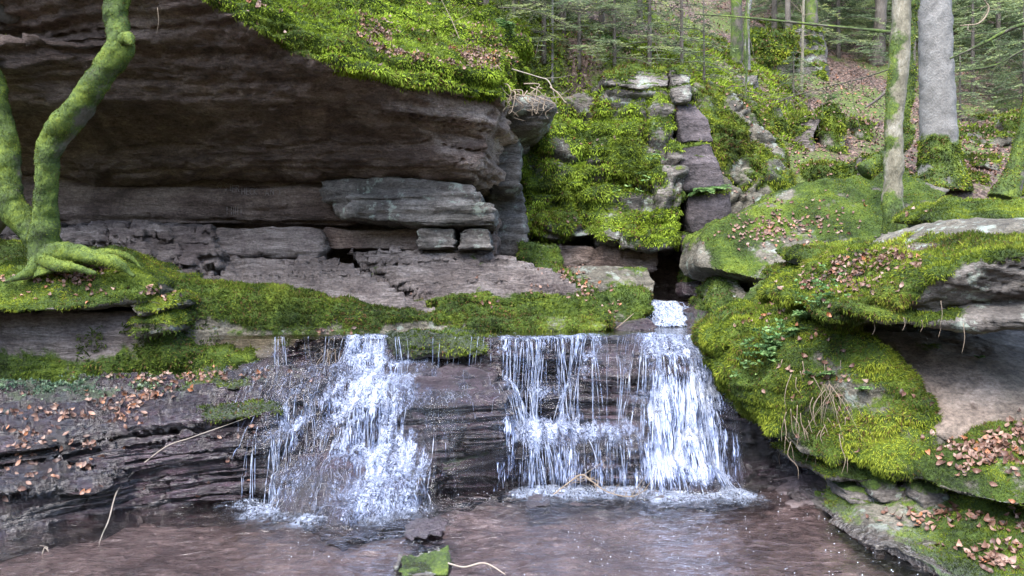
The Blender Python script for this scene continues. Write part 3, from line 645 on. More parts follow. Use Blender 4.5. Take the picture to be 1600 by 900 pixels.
# under the cliff
rock('recessed_wall', [H([(860,380,11.1),(1030,390,11.1),(1030,425,11.1),(860,420,11.1)],.8), H([(1000,380,12),(1110,380,12),(1110,480,12),(1000,480,12)],.6)], .035, R_CAVE,
     'dark course of blocks in the hollow under the mossy cliff', seed=50, strat=(0,.2,0), block=(.06,(.45,1.2,.5)), lump=(.03,1.2), moss=None)
rock('mossy_block', [H([(812,380,10.6),(870,384,10.55),(876,412,10.5),(850,415,10.45),(815,404,10.5)],.9)], .024, R_BOUL, 'squarish mossy stone under the left end of the cliff', seed=51, strat=(0.016,.2,0), lump=(.03,2), moss=MB, sm=2, fuzz=dark_fuzz)
rock('green_slab', [H([(886,418,10.5),(1012,417,10.5),(1022,440,10.3),(1022,462,10.25),(950,466,10.1),(895,440,10.2)],.9)], .024, R_BOUL, 'long rectangular algae-green block lying under the cliff hollow', seed=52, strat=(0.016,.2,0), lump=(.03,1.8), moss=lambda v, n: .40+0*v[:,0], sm=2, fuzz=dict(dark_fuzz, dens=1500, L=.02))
rock('mossy_slope_rock', [H([(838,412,10.2),(880,418,10.1),(930,450,9.8),(955,500,9.2),(930,512,9.0),(890,470,9.4),(850,430,9.9)],.8,dz=-.4)], .026, R_BOUL, 'mossy leaf-strewn stone sloping down beside the broad slab', seed=53, strat=(0.032,.1,0), lump=(.06,2), moss=lambda v, n: .55+.2*n[:,2], fuzz=dark_fuzz)
rock('mossy_round_stone', [H([(940,462,9.8),(990,452,9.9),(1020,460,9.8),(1018,485,9.6),(985,510,9.3),(950,508,9.2)],.6)], .022, R_BOUL, 'rounded dark mossy stone at the left foot of the small cascade', seed=54, strat=(0.032,.1,0), lump=(.06,2.5), moss=MB, fuzz=dark_fuzz)
rock('cascade_step', [H([(985,474,10.5),(1085,470,10.6),(1095,480,10.3),(1080,500,9.9),(1060,514,9.6),(1000,514,9.6)],1.2,dz=0)], .024, R_WET, 'wet step of dark rock the small upper cascade runs over', seed=55, strat=(0.032,.06,0), lump=(.04,2.5), moss=None, wet=lambda v: v[:,0]*0+1)
for pts, lb, sd, m_, kk in (([(1075,428,10.9),(1105,422,10.9),(1112,440,10.8),(1076,442,10.8)], 'small mossy stone in the dark hollow beside the big boulder', 56, MB, R_BOUL),
                    ([(1068,444,10.6),(1100,440,10.6),(1118,450,10.5),(1112,462,10.4),(1070,460,10.4)], 'flat dark wet stone below the hollow, above the small cascade', 57, None, R_WET),
                    ([(1114,440,9.6),(1135,427,9.7),(1158,438,9.6),(1172,462,9.5),(1160,490,9.2),(1125,498,9.1),(1112,470,9.3)], 'upright mossy stone right of the small cascade', 58, MB, R_BOUL),
                    ([(1095,468,9.9),(1115,464,9.9),(1120,482,9.7),(1098,486,9.7)], 'small round mossy stone left of the upright one', 59, MB, R_BOUL),
                    ([(1080,486,9.5),(1112,482,9.6),(1118,505,9.2),(1088,508,9.2)], 'dark wet cobble at the right foot of the small cascade', 60, None, R_WET),
                    ([(965,509,9.0),(1010,500,9.2),(1030,512,9.0),(1020,518,8.9),(965,519,8.8)], 'flat wet stone at the pool edge, left foot of the small cascade', 61, None, R_WET),
                    ([(1085,504,8.9),(1120,500,9.0),(1150,512,8.8),(1130,520,8.6),(1085,519,8.7)], 'flat wet stone at the pool edge near the right mossy rock', 62, None, R_WET)):
    rock('stream_stone', [H(pts, .5)], .018, kk, lb, seed=sd, strat=(0.016,.06,0), lump=(.04,2.5), moss=m_, wet=(lambda v: v[:,0]*0+.8) if kk is R_WET else None, fuzz=dark_fuzz if m_ else None)

# ------------------------------------------------------------------ right side
rock('big_boulder', [H([(1086,402,9.7),(1100,358,9.9),(1180,316,10.2),(1280,280,10.5),(1350,270,10.7),(1440,274,10.7),(1490,296,10.5),(1470,313,10.1),(1380,373,9.4),(1260,400,9.3),(1240,425,9.2),(1190,440,9.2),(1130,425,9.35),(1090,418,9.55)],1.0,dz=-.1),
     H([(1190,440,9.3),(1280,420,9.3),(1400,400,9.4),(1400,500,9.2),(1200,500,9.2)],1.3), H([(1380,330,10.3),(1500,318,10.5),(1480,380,10.2),(1400,390,10)],.6)], .032, R_BOUL,
     'huge smooth mossy boulder lying behind the birch trunk, leaves on its back', seed=70, strat=(0.024,.3,0), lump=(.07,.9), moss=lambda v, n: .30+.42*n[:,2], fuzz=dict(dens=3200, L=.014, w=.009, droop=.5, ref=10, max=120000))
RM = lambda v, n: .22+.75*n[:, 2]+.32*sst(1.45, 1.75, v[:, 2])
rock('slanting_mossy_rock', [
     H([(1278,428,7.2),(1335,414,7.3),(1400,404,7.2),(1480,385,7.0),(1600,368,6.6),(1800,355,6.3),(1800,520,5.5),(1600,508,5.45),(1500,508,5.75),(1410,498,6.0),(1300,500,6.3),(1280,470,6.6)],1.5,dz=.1),
     H([(1280,490,6.15),(1330,440,6.5),(1420,412,6.4),(1600,385,6.0),(1800,370,5.8),(1800,400,5.5),(1600,395,5.5),(1480,455,5.75),(1410,494,5.95),(1340,500,6.05)],1.0,dz=.15),
     H([(1420,455,6.0),(1600,425,5.6),(1800,410,5.4),(1800,455,5.45),(1600,455,5.6),(1430,475,6.0)],1.0),
     H([(1340,500,7.3),(1600,500,7.3),(1800,500,7.2),(1800,760,6.3),(1600,740,6.3),(1400,700,6.5)],1.0)], .026, R_GREY,
     'big slanting rock shelf with a shaggy moss fringe over a hollow, right foreground', seed=71, strat=(0.08,.085,.25), lump=(.06,1.4), moss=lambda v, n: .14+.85*n[:,2]+.55*sst(2.1,1.0,v[:,0]*.0+1.0)*0+.5*sst(3.6,2.2,v[:,0])*sst(1.55,1.7,v[:,2])-.9*sst(1.52,1.42,v[:,2])+.15*sst(5.6,6.2,v[:,1])+.9*sst(3.3,2.85,v[:,0])*sst(1.42,1.52,v[:,2])-.8*sst(3.15,3.5,v[:,0])*sst(2.0,1.9,v[:,2]),
     fuzz=dict(dens=9500, L=.036, w=.0075, droop=1.7, ref=6.3, max=260000))
for pts, lb, sd in (([(1440,420,6.4),(1500,400,6.3),(1600,382,6.1),(1800,370,5.9),(1800,384,5.85),(1600,396,6.0),(1450,430,6.3)], 'thin lower bare edge on the right foreground rock, between two moss strips', 94),
                    ([(1400,392,6.7),(1430,366,6.9),(1500,348,6.8),(1600,344,6.5),(1800,340,6.3),(1800,356,6.1),(1600,358,6.3),(1500,368,6.5),(1420,398,6.5)], 'bare grey slab edge slanting up across the right foreground rock', 72),
                    ([(1440,346,7.6),(1490,318,7.9),(1550,310,7.9),(1640,318,7.7),(1640,345,7.3),(1480,352,7.4)], 'bright mossy slab behind the bare slanting slab edge', 73),
                    ([(1250,398,7.9),(1300,388,8.0),(1400,384,8.0),(1400,396,7.7),(1270,412,7.6)], 'low mossy slab at the foot of the birch trunk', 74)):
    rock('slanting_slab', [H(pts, .7, dz=.05)], .022, R_BOUL if sd in (72, 94) else R_GREY, lb, seed=sd, strat=(0.032,.07,.2), lump=(.03,1.8), moss=(1.1,-.3,.5) if sd in (72, 94) else (.1,.25,.8), fuzz=near_fuzz)
rock('shaggy_mossy_rock', [
     H([(1128,530,7.4),(1168,494,7.6),(1220,464,7.8),(1268,432,7.8),(1300,430,7.4),(1300,500,6.7),(1230,560,6.7),(1160,560,7.1),(1130,545,7.3)],1.0,dz=-.1),
     H([(1158,580,6.9),(1250,500,6.8),(1340,520,6.4),(1385,560,6.25),(1400,640,6.1),(1500,680,5.95),(1510,705,5.85),(1400,735,5.95),(1330,720,6.1),(1260,700,6.3),(1200,695,6.6),(1165,650,6.85)],1.2),
     H([(1130,540,7.5),(1200,520,7.5),(1220,700,7.4),(1150,600,7.5)],.8)], .024, R_BOUL,
     'shaggy moss and leaf covered rock shoulder right beside the waterfall', seed=75, strat=(0.048,.14,.1), lump=(.15,1.7), warp=.14, moss=lambda v, n: .66+.2*n[:,2]+.3*sst(2.5,1.7,v[:,0]), fuzz=dict(dens=11000, L=.034, w=.0072, droop=1.5, ref=6.7, max=320000))
rock('hollow_rock', [H([(1330,520,7.0),(1370,530,6.9),(1385,620,6.3),(1400,650,6.05),(1480,690,5.85),(1600,665,5.8),(1800,660,5.6),(1800,600,6.3),(1800,520,7.2),(1500,515,7.2),(1500,600,6.5)],1.0)], .026, R_TAN,
     'smooth bare brownish rock under the shaded hollow of the slanting shelf', seed=76, strat=(0.016,.2,0), lump=(.05,1.2), moss=lambda v, n: .12+.45*sst(3.0,2.4,v[:,0])+.15*sst(1.0,.7,v[:,2]), fuzz=near_fuzz)
rock('undercut_shelf', [H([(1240,715,6.6),(1300,722,6.35),(1400,735,6.1),(1480,740,5.9),(1480,755,5.9),(1380,755,6.0),(1290,748,6.3)],.8)], .02, R_GREY, 'thin dark shelf under the shaggy moss, over the muddy bank', seed=77, strat=(0.048,.06,.1), lump=(.03,2), moss=(.2,0,.6), fuzz=near_fuzz)
rock('leafy_ledge', [H([(1445,730,5.75),(1500,690,5.8),(1600,665,5.7),(1800,660,5.5),(1800,800,4.95),(1600,795,5.05),(1560,790,5.15),(1500,775,5.35),(1450,758,5.6)],.9)], .022, R_BOUL,
     'mossy ledge piled with pink and orange leaves at the right edge', seed=78, strat=(0.048,.1,0), lump=(.06,1.8), moss=lambda v, n: .5+.3*n[:,2], fuzz=dict(near_fuzz, dens=11000, ref=5.5, L=.026))
rock('ledge_support_stone', [H([(1470,760,5.9),(1800,780,5.7),(1800,860,5.6),(1480,850,5.8)],.8)], .03, R_GREY, 'dark shaded stone between the leafy ledge and the lowest moss slab', seed=79, moss=(.6,0,.6), lump=(.06,1.6))
rock('waterside_moss_slab', [H([(1325,835,5.75),(1345,800,5.9),(1420,790,5.85),(1600,800,5.5),(1800,800,5.4),(1800,1000,3.9),(1600,960,4.3),(1500,912,4.75),(1420,880,5.1),(1350,858,5.45)],.6,dz=.0)], .022, R_BOUL,
     'rounded green moss slab at the water edge in the lower right corner', seed=80, strat=(0.032,.1,0), lump=(.07,1.5), moss=lambda v, n: .6+.2*n[:,2]-1.2*sst(.06,.0,v[:,2]), fuzz=dict(near_fuzz, dens=11000, ref=5.3, L=.024), wet=lambda v: sst(.15,.02,v[:,2]))
for pts, lb, sd, b in (([(1312,763,6.2),(1350,762,6.15),(1390,785,6.0),(1370,795,6.0),(1330,785,6.1)], 'pale pointed stone in the undercut, leftmost of the three there', 81, .4),
                    ([(1360,768,6.0),(1400,760,6.0),(1420,775,5.95),(1415,795,5.95),(1375,785,5.95)], 'grey stone wedged in the middle of the undercut', 82, .4),
                    ([(1440,775,5.75),(1480,770,5.8),(1500,800,5.7),(1445,800,5.7)], 'dark stone at the right end of the undercut', 83, .4),
                    ([(1290,790,6.35),(1340,785,6.3),(1360,830,6.1),(1310,850,6.0),(1288,820,6.2)], 'dim greenish rock sloping into the pool beside the moss slab', 84, .4)):
    rock('undercut_stone', [H(pts, b)], .018, R_GREY, lb, seed=sd, strat=(0.032,.06,0), lump=(.02,2.5), moss=(.8,-.1,.7))
for pts, lb, sd, mt in (([(1190,805,6.55),(1215,796,6.6),(1232,806,6.5),(1230,820,6.4),(1195,817,6.4)], 'brown angular stone at the water edge below the muddy bank', 85, R_LEDGE),
                    ([(1188,797,6.7),(1205,790,6.7),(1218,797,6.65),(1190,804,6.6)], 'small dark stone behind the brown angular one', 86, R_WET),
                    ([(1262,768,6.7),(1282,762,6.75),(1298,772,6.65),(1290,782,6.6),(1265,780,6.6)], 'rounded reddish stone on the muddy bank under the shelf', 87, R_LEDGE),
                    ([(1240,775,6.7),(1256,770,6.75),(1262,782,6.6),(1244,785,6.6)], 'small red brown stone on the muddy bank', 88, R_LEDGE),
                    ([(625,836,5.72),(640,825,5.8),(690,818,5.85),(698,828,5.7),(690,838,5.6),(650,846,5.55),(628,846,5.6)], 'dark flat stone standing out of the pool below the left waterfall', 89, R_WET),
                    ([(622,893,5.0),(650,880,5.08),(697,868,5.12),(703,885,5.0),(700,905,4.9),(630,905,4.92)], 'pale mossy angular stone at the bottom edge of the pool', 90, R_GREY),
                    ([(604,889,5.0),(612,884,5.05),(622,887,5.0),(620,895,4.95),(606,895,4.95)], 'tiny pale pebble left of the mossy angular stone', 91, R_GREY),
                    ([(818,790,6.5),(840,780,6.6),(862,786,6.55),(860,796,6.4),(820,797,6.4)], 'small dark stone breaking the water below the right waterfall', 92, R_WET),
                    ([(1015,780,6.7),(1030,774,6.75),(1045,780,6.7),(1040,788,6.6),(1018,788,6.6)], 'small orange stone just under water at the right waterfall', 93, R_LEDGE)):
    rock('pool_stone', [H(pts, .22), H([(a, b+14, c) for a, b, c in pts], .2)], .012, mt, lb, seed=sd, strat=(0.0096,.04,0), lump=(.02,4), fine=.006, sm=1, moss=(.5,.15,.8) if sd == 90 else None, wet=lambda v: v[:,0]*0+(.8 if mt is not R_GREY else .3))
# stones up the slope
HB = BVHTree.FromPolygons(HILL[0].tolist(), HILL[1].tolist())
def ground(px, py):
    """the spot on the slope seen at a place of the view"""
    d = Vector(((px-800)/F, 1, -(py-450)/F)).normalized(); r = HB.ray_cast(Vector((0, 0, CZ)), d); return np.array(r[0]) if r[0] is not None else None
UP = [([(1372,284,11.4),(1400,268,11.5),(1440,274,11.4),(1452,296,11.2),(1400,302,11.1)], 'round bright mossy stone behind the big boulder, left of the fir trunk foot'),
      ([(1450,282,10.9),(1482,260,11.0),(1530,272,10.9),(1556,290,10.8),(1550,300,10.7),(1470,306,10.6)], 'angular mossy stone in front of the grey fir trunk'),
      ([(1482,306,10.3),(1540,300,10.4),(1600,304,10.4),(1600,316,10.2),(1500,316,10.1)], 'flat bare grey slab right of the big boulder'),
      ([(1560,300,9.9),(1600,292,10),(1660,300,9.9),(1650,320,9.7),(1570,318,9.7)], 'grey flat stone at the right edge by the leaning trunk'),
      ([(1240,178,13.2),(1262,168,13.3),(1282,180,13.2),(1284,236,13.0),(1246,240,13.0)], 'tall reddish stone standing on the slope, left of its mossy neighbour'),
      ([(1284,172,13.0),(1306,165,13.1),(1326,190,12.9),(1330,240,12.7),(1290,246,12.7)], 'tall stone with a hanging moss curtain standing on the slope'),
      ([(1250,254,12.4),(1300,250,12.4),(1326,262,12.3),(1322,300,12.1),(1262,304,12.1)], 'dark green mossy block above the big boulder'),
      ([(1330,262,12.6),(1380,258,12.6),(1382,292,12.3),(1335,296,12.3)], 'shaded mossy block right of the dark green block'),
      ([(1330,190,13.8),(1370,196,13.7),(1372,228,13.5),(1335,222,13.5)], 'mossy boulder on the leafy slope left of the birch trunk'),
      ([(1090,66,15.2),(1130,52,15.4),(1156,70,15.2),(1152,82,15.0),(1120,84,15.0)], 'pale grey boulder on the slope above the cliff'),
      ([(1172,30,19.5),(1240,26,19.5),(1246,54,19.3),(1176,52,19.3)], 'flat top slab of the distant rock outcrop'),
      ([(1176,54,19.2),(1240,54,19.2),(1244,110,19),(1180,112,19)], 'yellow green square block of the distant rock outcrop'),
      ([(1244,46,19.3),(1292,50,19.3),(1296,122,19),(1246,118,19)], 'grey square block at the right of the distant rock outcrop'),
      ([(1120,150,14),(1150,140,14.1),(1176,150,14),(1180,200,13.8),(1126,206,13.8)], 'blocky mossy rock rising above the rib'),
      ([(1190,176,14),(1230,168,14.1),(1240,200,13.9),(1236,232,13.7),(1194,228,13.7)], 'dark mossy block left of the tall standing stones'),
      ([(1330,300,12),(1352,240,12.2),(1385,250,12.1),(1392,300,12)], 'dark root-clad mossy block beside the pale-barked tree'),
      ([(1150,122,15),(1184,120,15),(1186,136,14.8),(1152,138,14.8)], 'small pale slab on the slope under the firs'),
      ([(1500,200,17),(1560,196,17),(1590,220,16.6),(1520,236,16.4)], 'low mossy mound right of the grey fir trunk'),
      ([(1560,176,17.5),(1620,170,17.5),(1640,210,17),(1580,216,17)], 'mossy hump at the right edge of the slope'),
      ([(1510,250,14.5),(1560,246,14.5),(1566,268,14.2),(1516,270,14.2)], 'half buried mossy stone right of the fir trunk foot'),
      ([(1150,330,11.6),(1200,322,11.7),(1215,360,11.4),(1160,372,11.3)], 'mossy stone at the foot of the rib behind the big boulder'),
      ([(730,30,12),(752,16,12.1),(775,30,12),(780,52,11.9),(738,54,11.9)], 'mossy stump-like stone among the saplings on the rim'),
      ([(870,96,11.6),(905,86,11.7),(930,104,11.6),(935,140,11.4),(880,130,11.4)], 'shaggy mossy knoll left of the cliff cap')]
for i, (pts, lb) in enumerate(UP):
    yb = max(a[1] for a in pts); gp = ground(sum(a[0] for a in pts)/len(pts), yb)
    if gp is not None: kf = (gp[1]+.15)/min(a[2] for a in pts); pts = [(a, b, c*kf) for a, b, c in pts]
    rock('hillside_stone', [H(pts, pts[0][2]*.06+.2), H([(a, b+22, c) for a, b, c in pts], .6)], .03 if pts[0][2] < 14 else .04, R_LEDGE if 'reddish' in lb else (R_GREY if ('grey' in lb or 'pale' in lb) and 'trunk' not in lb else R_BOUL), lb,
         group='stones on the wooded slope', seed=100+i, strat=(0.032,.12,0), lump=(.09,1.3), warp=.16 if pts[0][2] > 11 else .04, sm=5, moss=(.3,.12,.8) if 'angular mossy' in lb else (.3,.22,.8) if 'reddish' in lb or 'grey square' in lb else (.4,-.1,.8) if ('grey' in lb or 'pale' in lb or 'reddish' in lb) else (lambda v, n: .6+.2*n[:, 2]), fuzz=dict(dens=2600, L=.045, w=.013, ref=11, droop=1))

# ------------------------------------------------------------------ falling water: traced strands
def foam_mat(name='falling_water'):
    m = M(name); t = m.attr('tint'); co = m.co((1, 1, .5))
    c = m.ramp(t, [(0, (.12, .17, .32)), (.55, (.26, .33, .50)), (1, (.55, .60, .70))])
    tr = m.n('BsdfTransparent'); m.set(Base_Color=c, Roughness=.18, Specular_IOR_Level=.6)
    tl = m.n('BsdfTranslucent', {'Color': c}); m1 = m.n('MixShader', {0: .35, 1: m.b.outputs[0], 2: tl.outputs[0]})
    al = m.math('MULTIPLY_ADD', m.noise(co, 42, 3, .7), 3.2, m.math('MULTIPLY_ADD', t, 1.0, -1.6), clamp=True)
    mx = m.n('MixShader', {0: al, 1: tr.outputs[0], 2: m1.outputs[0]}); m.t.links.new(mx.outputs[0], m.out.inputs[0])
    return m.m
FOAMM = foam_mat()
Gx = .35*(np.roll(Hs, -2, 1)-np.roll(Hs, 2, 1))/(4*HG); Gy = (np.roll(Hs, -2, 0)-np.roll(Hs, 2, 0))/(4*HG)
def trace(pos, vel, steps=260, dt=.008, seed=0, fr=.10, floor=-.01, H_=None):
    n = len(pos); out = np.empty((steps, n, 3)); alive = np.ones(n, bool); end = np.full(n, steps)
    for k in range(steps):
        out[k] = pos
        vel[:, 2] -= 9.8*dt*alive
        vel += alive[:, None]*.45*np.stack([fbm(pos, 6, 2, seed+1), .4*fbm(pos, 6, 2, seed+2), pos[:, 0]*0], 1)*dt*6
        pos = pos+vel*dt*alive[:, None]
        hh = hget(Hm, pos[:, 0], pos[:, 1])+.006; low = (pos[:, 2] < hh) & alive
        gx = hget(Gx, pos[:, 0], pos[:, 1]); gy = hget(Gy, pos[:, 0], pos[:, 1])
        nr = np.stack([-gx, -gy, np.ones(n)], 1); nr /= np.linalg.norm(nr, axis=1)[:, None]
        vn_ = np.einsum('ij,ij->i', vel, nr)
        v2 = vel-nr*np.minimum(vn_, 0)[:, None]*1.05; v2 *= (1-fr)
        v2[:, 1] = np.minimum(v2[:, 1], -.34)          # water always keeps moving towards the pool
        v2[:, 0] = v2[:, 0]*.93+RNG.normal(size=n)*.05
        vel = np.where(low[:, None], v2, vel); pos = np.where((low & (pos[:, 2] < hh))[:, None], np.stack([pos[:, 0], pos[:, 1], hh], 1), pos)
        dead = alive & (pos[:, 2] < floor); end[dead] = k; alive &= ~dead
    return out, end
def strands(paths, ends, w0, name, parent, seed, skip=3, lo=0, br=1.):
    V = []; T = []; Fc = []; base = 0; use_h = name == 'water_strands' and skip == 3
    for i in range(paths.shape[1]):
        e_ = ends[i]; a = int(lo*e_) if lo else 0; p = paths[a:e_+1:skip, i]
        if len(p) < 4: continue
        m_ = len(p); t = np.gradient(p, axis=0); t /= np.linalg.norm(t, axis=1)[:, None]+1e-9
        s_ = np.cross(t, [0, -1, .15]); s_ /= np.linalg.norm(s_, axis=1)[:, None]+1e-9; u = np.cross(s_, t)
        q = np.stack([p[:, 0]*0+i*3.1, p[:, 1]*5, p[:, 2]*17], 1)
        w = (w0[i]*(.35+1.1*np.clip(.5+vn(q, seed), 0, 1)))[:, None]; w[0] *= .2; w[-1] *= .2
        if use_h:
            fr_ = sst(.015, .06, p[:, 2]-hget(Hm, p[:, 0], p[:, 1])); w = w*(.25+.75*fr_)[:, None]
        V.append(np.stack([p+s_*w, p+u*w*.6, p-s_*w, p-u*w*.35], 1).reshape(-1, 3))
        T.append(np.repeat(np.clip(br*(.45+.55*vn(q*1.3+5, seed+1))+.25, 0, 1), 4))
        j = np.arange(m_-1)[:, None]*4; c_ = np.arange(4)[None]; d_ = (c_+1) % 4
        Fc.append((np.stack([j+c_, j+d_, j+4+d_, j+4+c_], 2)+base).reshape(-1, 4)); base += m_*4
    return link(name, mesh_np(name, np.vstack(V), np.vstack(Fc), True, {'tint': np.concatenate(T)}), FOAMM, parent)
def drops(name, pts, r, mat, parent=None, kind=None, flat=1.):
    o6 = np.array([[1,0,0],[-1,0,0],[0,1,0],[0,-1,0],[0,0,flat],[0,0,-flat]], float); f8 = np.array([[0,2,4],[2,1,4],[1,3,4],[3,0,4],[2,0,5],[1,2,5],[3,1,5],[0,3,5]])
    v = (pts[:, None]+o6[None]*np.asarray(r)[:, None, None]).reshape(-1, 3); f = (f8[None]+np.arange(len(pts))[:, None, None]*6).reshape(-1, 3)
    o = link(name, mesh_np(name, v, f, True, {'tint': np.full(len(v), .95)}), mat, parent)
    if kind: o['kind'] = kind
    return o
def lace_mat():
    m = M('lacy_water'); d = m.attr('flow'); co = m.co((1, .55, .24)); w = m.noise(m.co((1, .8, .5)), 9, 4, .65)
    n1 = m.n('TexNoise', {'Vector': co, 'Scale': 34., 'Detail': 3., 'Roughness': .6, 'Distortion': 1.2}).outputs[0]
    rg = m.math('SUBTRACT', 1., m.math('MULTIPLY', m.math('ABSOLUTE', m.math('SUBTRACT', n1, .5)), 9.))
    a = m.math('ADD', m.math('MULTIPLY', rg, .75), m.math('MULTIPLY_ADD', d, 1.15, m.math('MULTIPLY_ADD', w, 2.0, -1.75)))
    a = m.math('MULTIPLY', m.math('MULTIPLY', a, 1.0, clamp=True), m.math('MULTIPLY', d, 5., clamp=True), clamp=True)
    m.set(Base_Color=m.ramp(n1, [(.3, (.16, .21, .35)), (.6, (.56, .62, .74))]), Roughness=.2, Specular_IOR_Level=.6)
    bp = m.n('Bump', {'Strength': 1., 'Distance': .02, 'Height': rg}).outputs[0]; m.set(Normal=bp)
    tr = m.n('BsdfTransparent'); gl = m.n('BsdfGlossy', {'Roughness': .06, 'Normal': bp}); fr = m.n('Fresnel', {'IOR': 1.33, 'Normal': bp})
    m0 = m.n('MixShader', {0: m.math('MULTIPLY', fr.outputs[0], .4), 1: tr.outputs[0], 2: gl.outputs[0]})
    mx = m.n('MixShader', {0: a, 1: m0.outputs[0], 2: m.b.outputs[0]}); m.t.links.new(mx.outputs[0], m.out.inputs[0]); return m.m
LACE = lace_mat(); GI = np.arange(NX*NV).reshape(NV, NX)
def film(pa, en, root):
    """thin lacy sheet of water over the rock wherever the strands run on it"""
    k = np.arange(pa.shape[0])[:, None]; ok = (k < en[None]); q = pa[ok]; on = q[:, 2] < hget(Hm, q[:, 0], q[:, 1])+.05; q = q[on]
    D = np.zeros_like(Hm); ix = np.clip(((q[:, 0]-hx0)/HG).astype(int), 0, hnx-1); iy = np.clip(((q[:, 1]-hy0)/HG).astype(int), 0, hny-1); np.add.at(D, (iy, ix), 1.)
    for _ in range(5): D = (D+np.roll(D, 1, 0)+np.roll(D, -1, 0)+np.roll(D, 1, 1)+np.roll(D, -1, 1))/5
    D = 1-np.exp(-D*.30); fl = hget(D, p2[:, 0], p2[:, 1])*(p2[:, 2] > -.03)*(p2[:, 1] < 8.1)
    qd = f_st; keep = fl[qd].max(1) > .04; fq = qd[keep]
    if len(fq) < 10: return
    us, inv = np.unique(fq, return_inverse=True); nn = getn(rs)[us]
    v = p2[us]+np.array([0, -.006, .006])+nn*(.010+.012*fl[us]*np.clip(.5+fbm(p2[us], 14, 3, 91, .6, (1, .8, .4)), 0, 1))[:, None]
    link('water_film', mesh_np('water_film', v, inv.reshape(-1, 4), True, {'flow': fl[us]}), LACE, root)
def curtain_mat():
    m = M('falling_sheet'); u, v, d, fr, k = (m.attr(a) for a in ('u', 'v', 'flow', 'free', 'layer'))
    def vec(su, sv): return m.n('CombineXYZ', {0: m.math('MULTIPLY', u, su), 1: m.math('MULTIPLY', v, sv), 2: m.math('MULTIPLY', k, 7.3)}).outputs[0]
    N = lambda su, sv, dt=3, r=.6, ds=0.: m.n('TexNoise', {'Vector': vec(su, sv), 'Scale': 1., 'Detail': dt, 'Roughness': r, 'Distortion': ds}).outputs[0]
    str_ = m.math('ADD', m.math('MULTIPLY', N(60, 4.5, 3, .65, .6), .6), m.math('MULTIPLY', N(150, 16, 2, .6), .4))
    ln = N(38, 26, 4, .7, 1.6); rg = m.math('SUBTRACT', 1., m.math('MULTIPLY', m.math('ABSOLUTE', m.math('SUBTRACT', ln, .5)), 7.))
    lac = m.math('ADD', m.math('MULTIPLY', rg, .35), m.math('MULTIPLY', N(70, 34, 3, .7, .8), .65))
    t = m.n('Mix', {0: fr, 2: lac, 3: str_}).outputs[0]
    big = N(11, 2.2, 2)
    s_ = m.math('MULTIPLY_ADD', t, 1.7, m.math('MULTIPLY_ADD', big, .9, m.math('MULTIPLY_ADD', d, .50, -1.30-.49)))
    a = m.math('MULTIPLY', m.math('MULTIPLY', s_, 6.5, clamp=True), m.math('MULTIPLY', d, 6., clamp=True), clamp=True)
    c = m.ramp(s_, [(.0, (.11, .16, .32)), (.13, (.30, .37, .56)), (.30, (.74, .79, .90))])
    bp = m.n('Bump', {'Strength': .8, 'Distance': .02, 'Height': t}).outputs[0]
    m.set(Base_Color=c, Roughness=.22, Specular_IOR_Level=.5, Normal=bp)
    tl = m.n('BsdfTranslucent', {'Color': c}); m1 = m.n('MixShader', {0: .3, 1: m.b.outputs[0], 2: tl.outputs[0]})
    tr = m.n('BsdfTransparent'); gl = m.n('BsdfGlossy', {'Roughness': .05, 'Normal': bp}); f_ = m.n('Fresnel', {'IOR': 1.33, 'Normal': bp})
    wet_ = m.math('MULTIPLY', m.math('MULTIPLY', f_.outputs[0], .09), m.math('MULTIPLY', d, 4., clamp=True), clamp=True)
    m0 = m.n('MixShader', {0: wet_, 1: tr.outputs[0], 2: gl.outputs[0]})
    mx = m.n('MixShader', {0: m.math('MULTIPLY', a, .93), 1: m0.outputs[0], 2: m1.outputs[0]}); m.t.links.new(mx.outputs[0], m.out.inputs[0]); return m.m
CURT = curtain_mat()
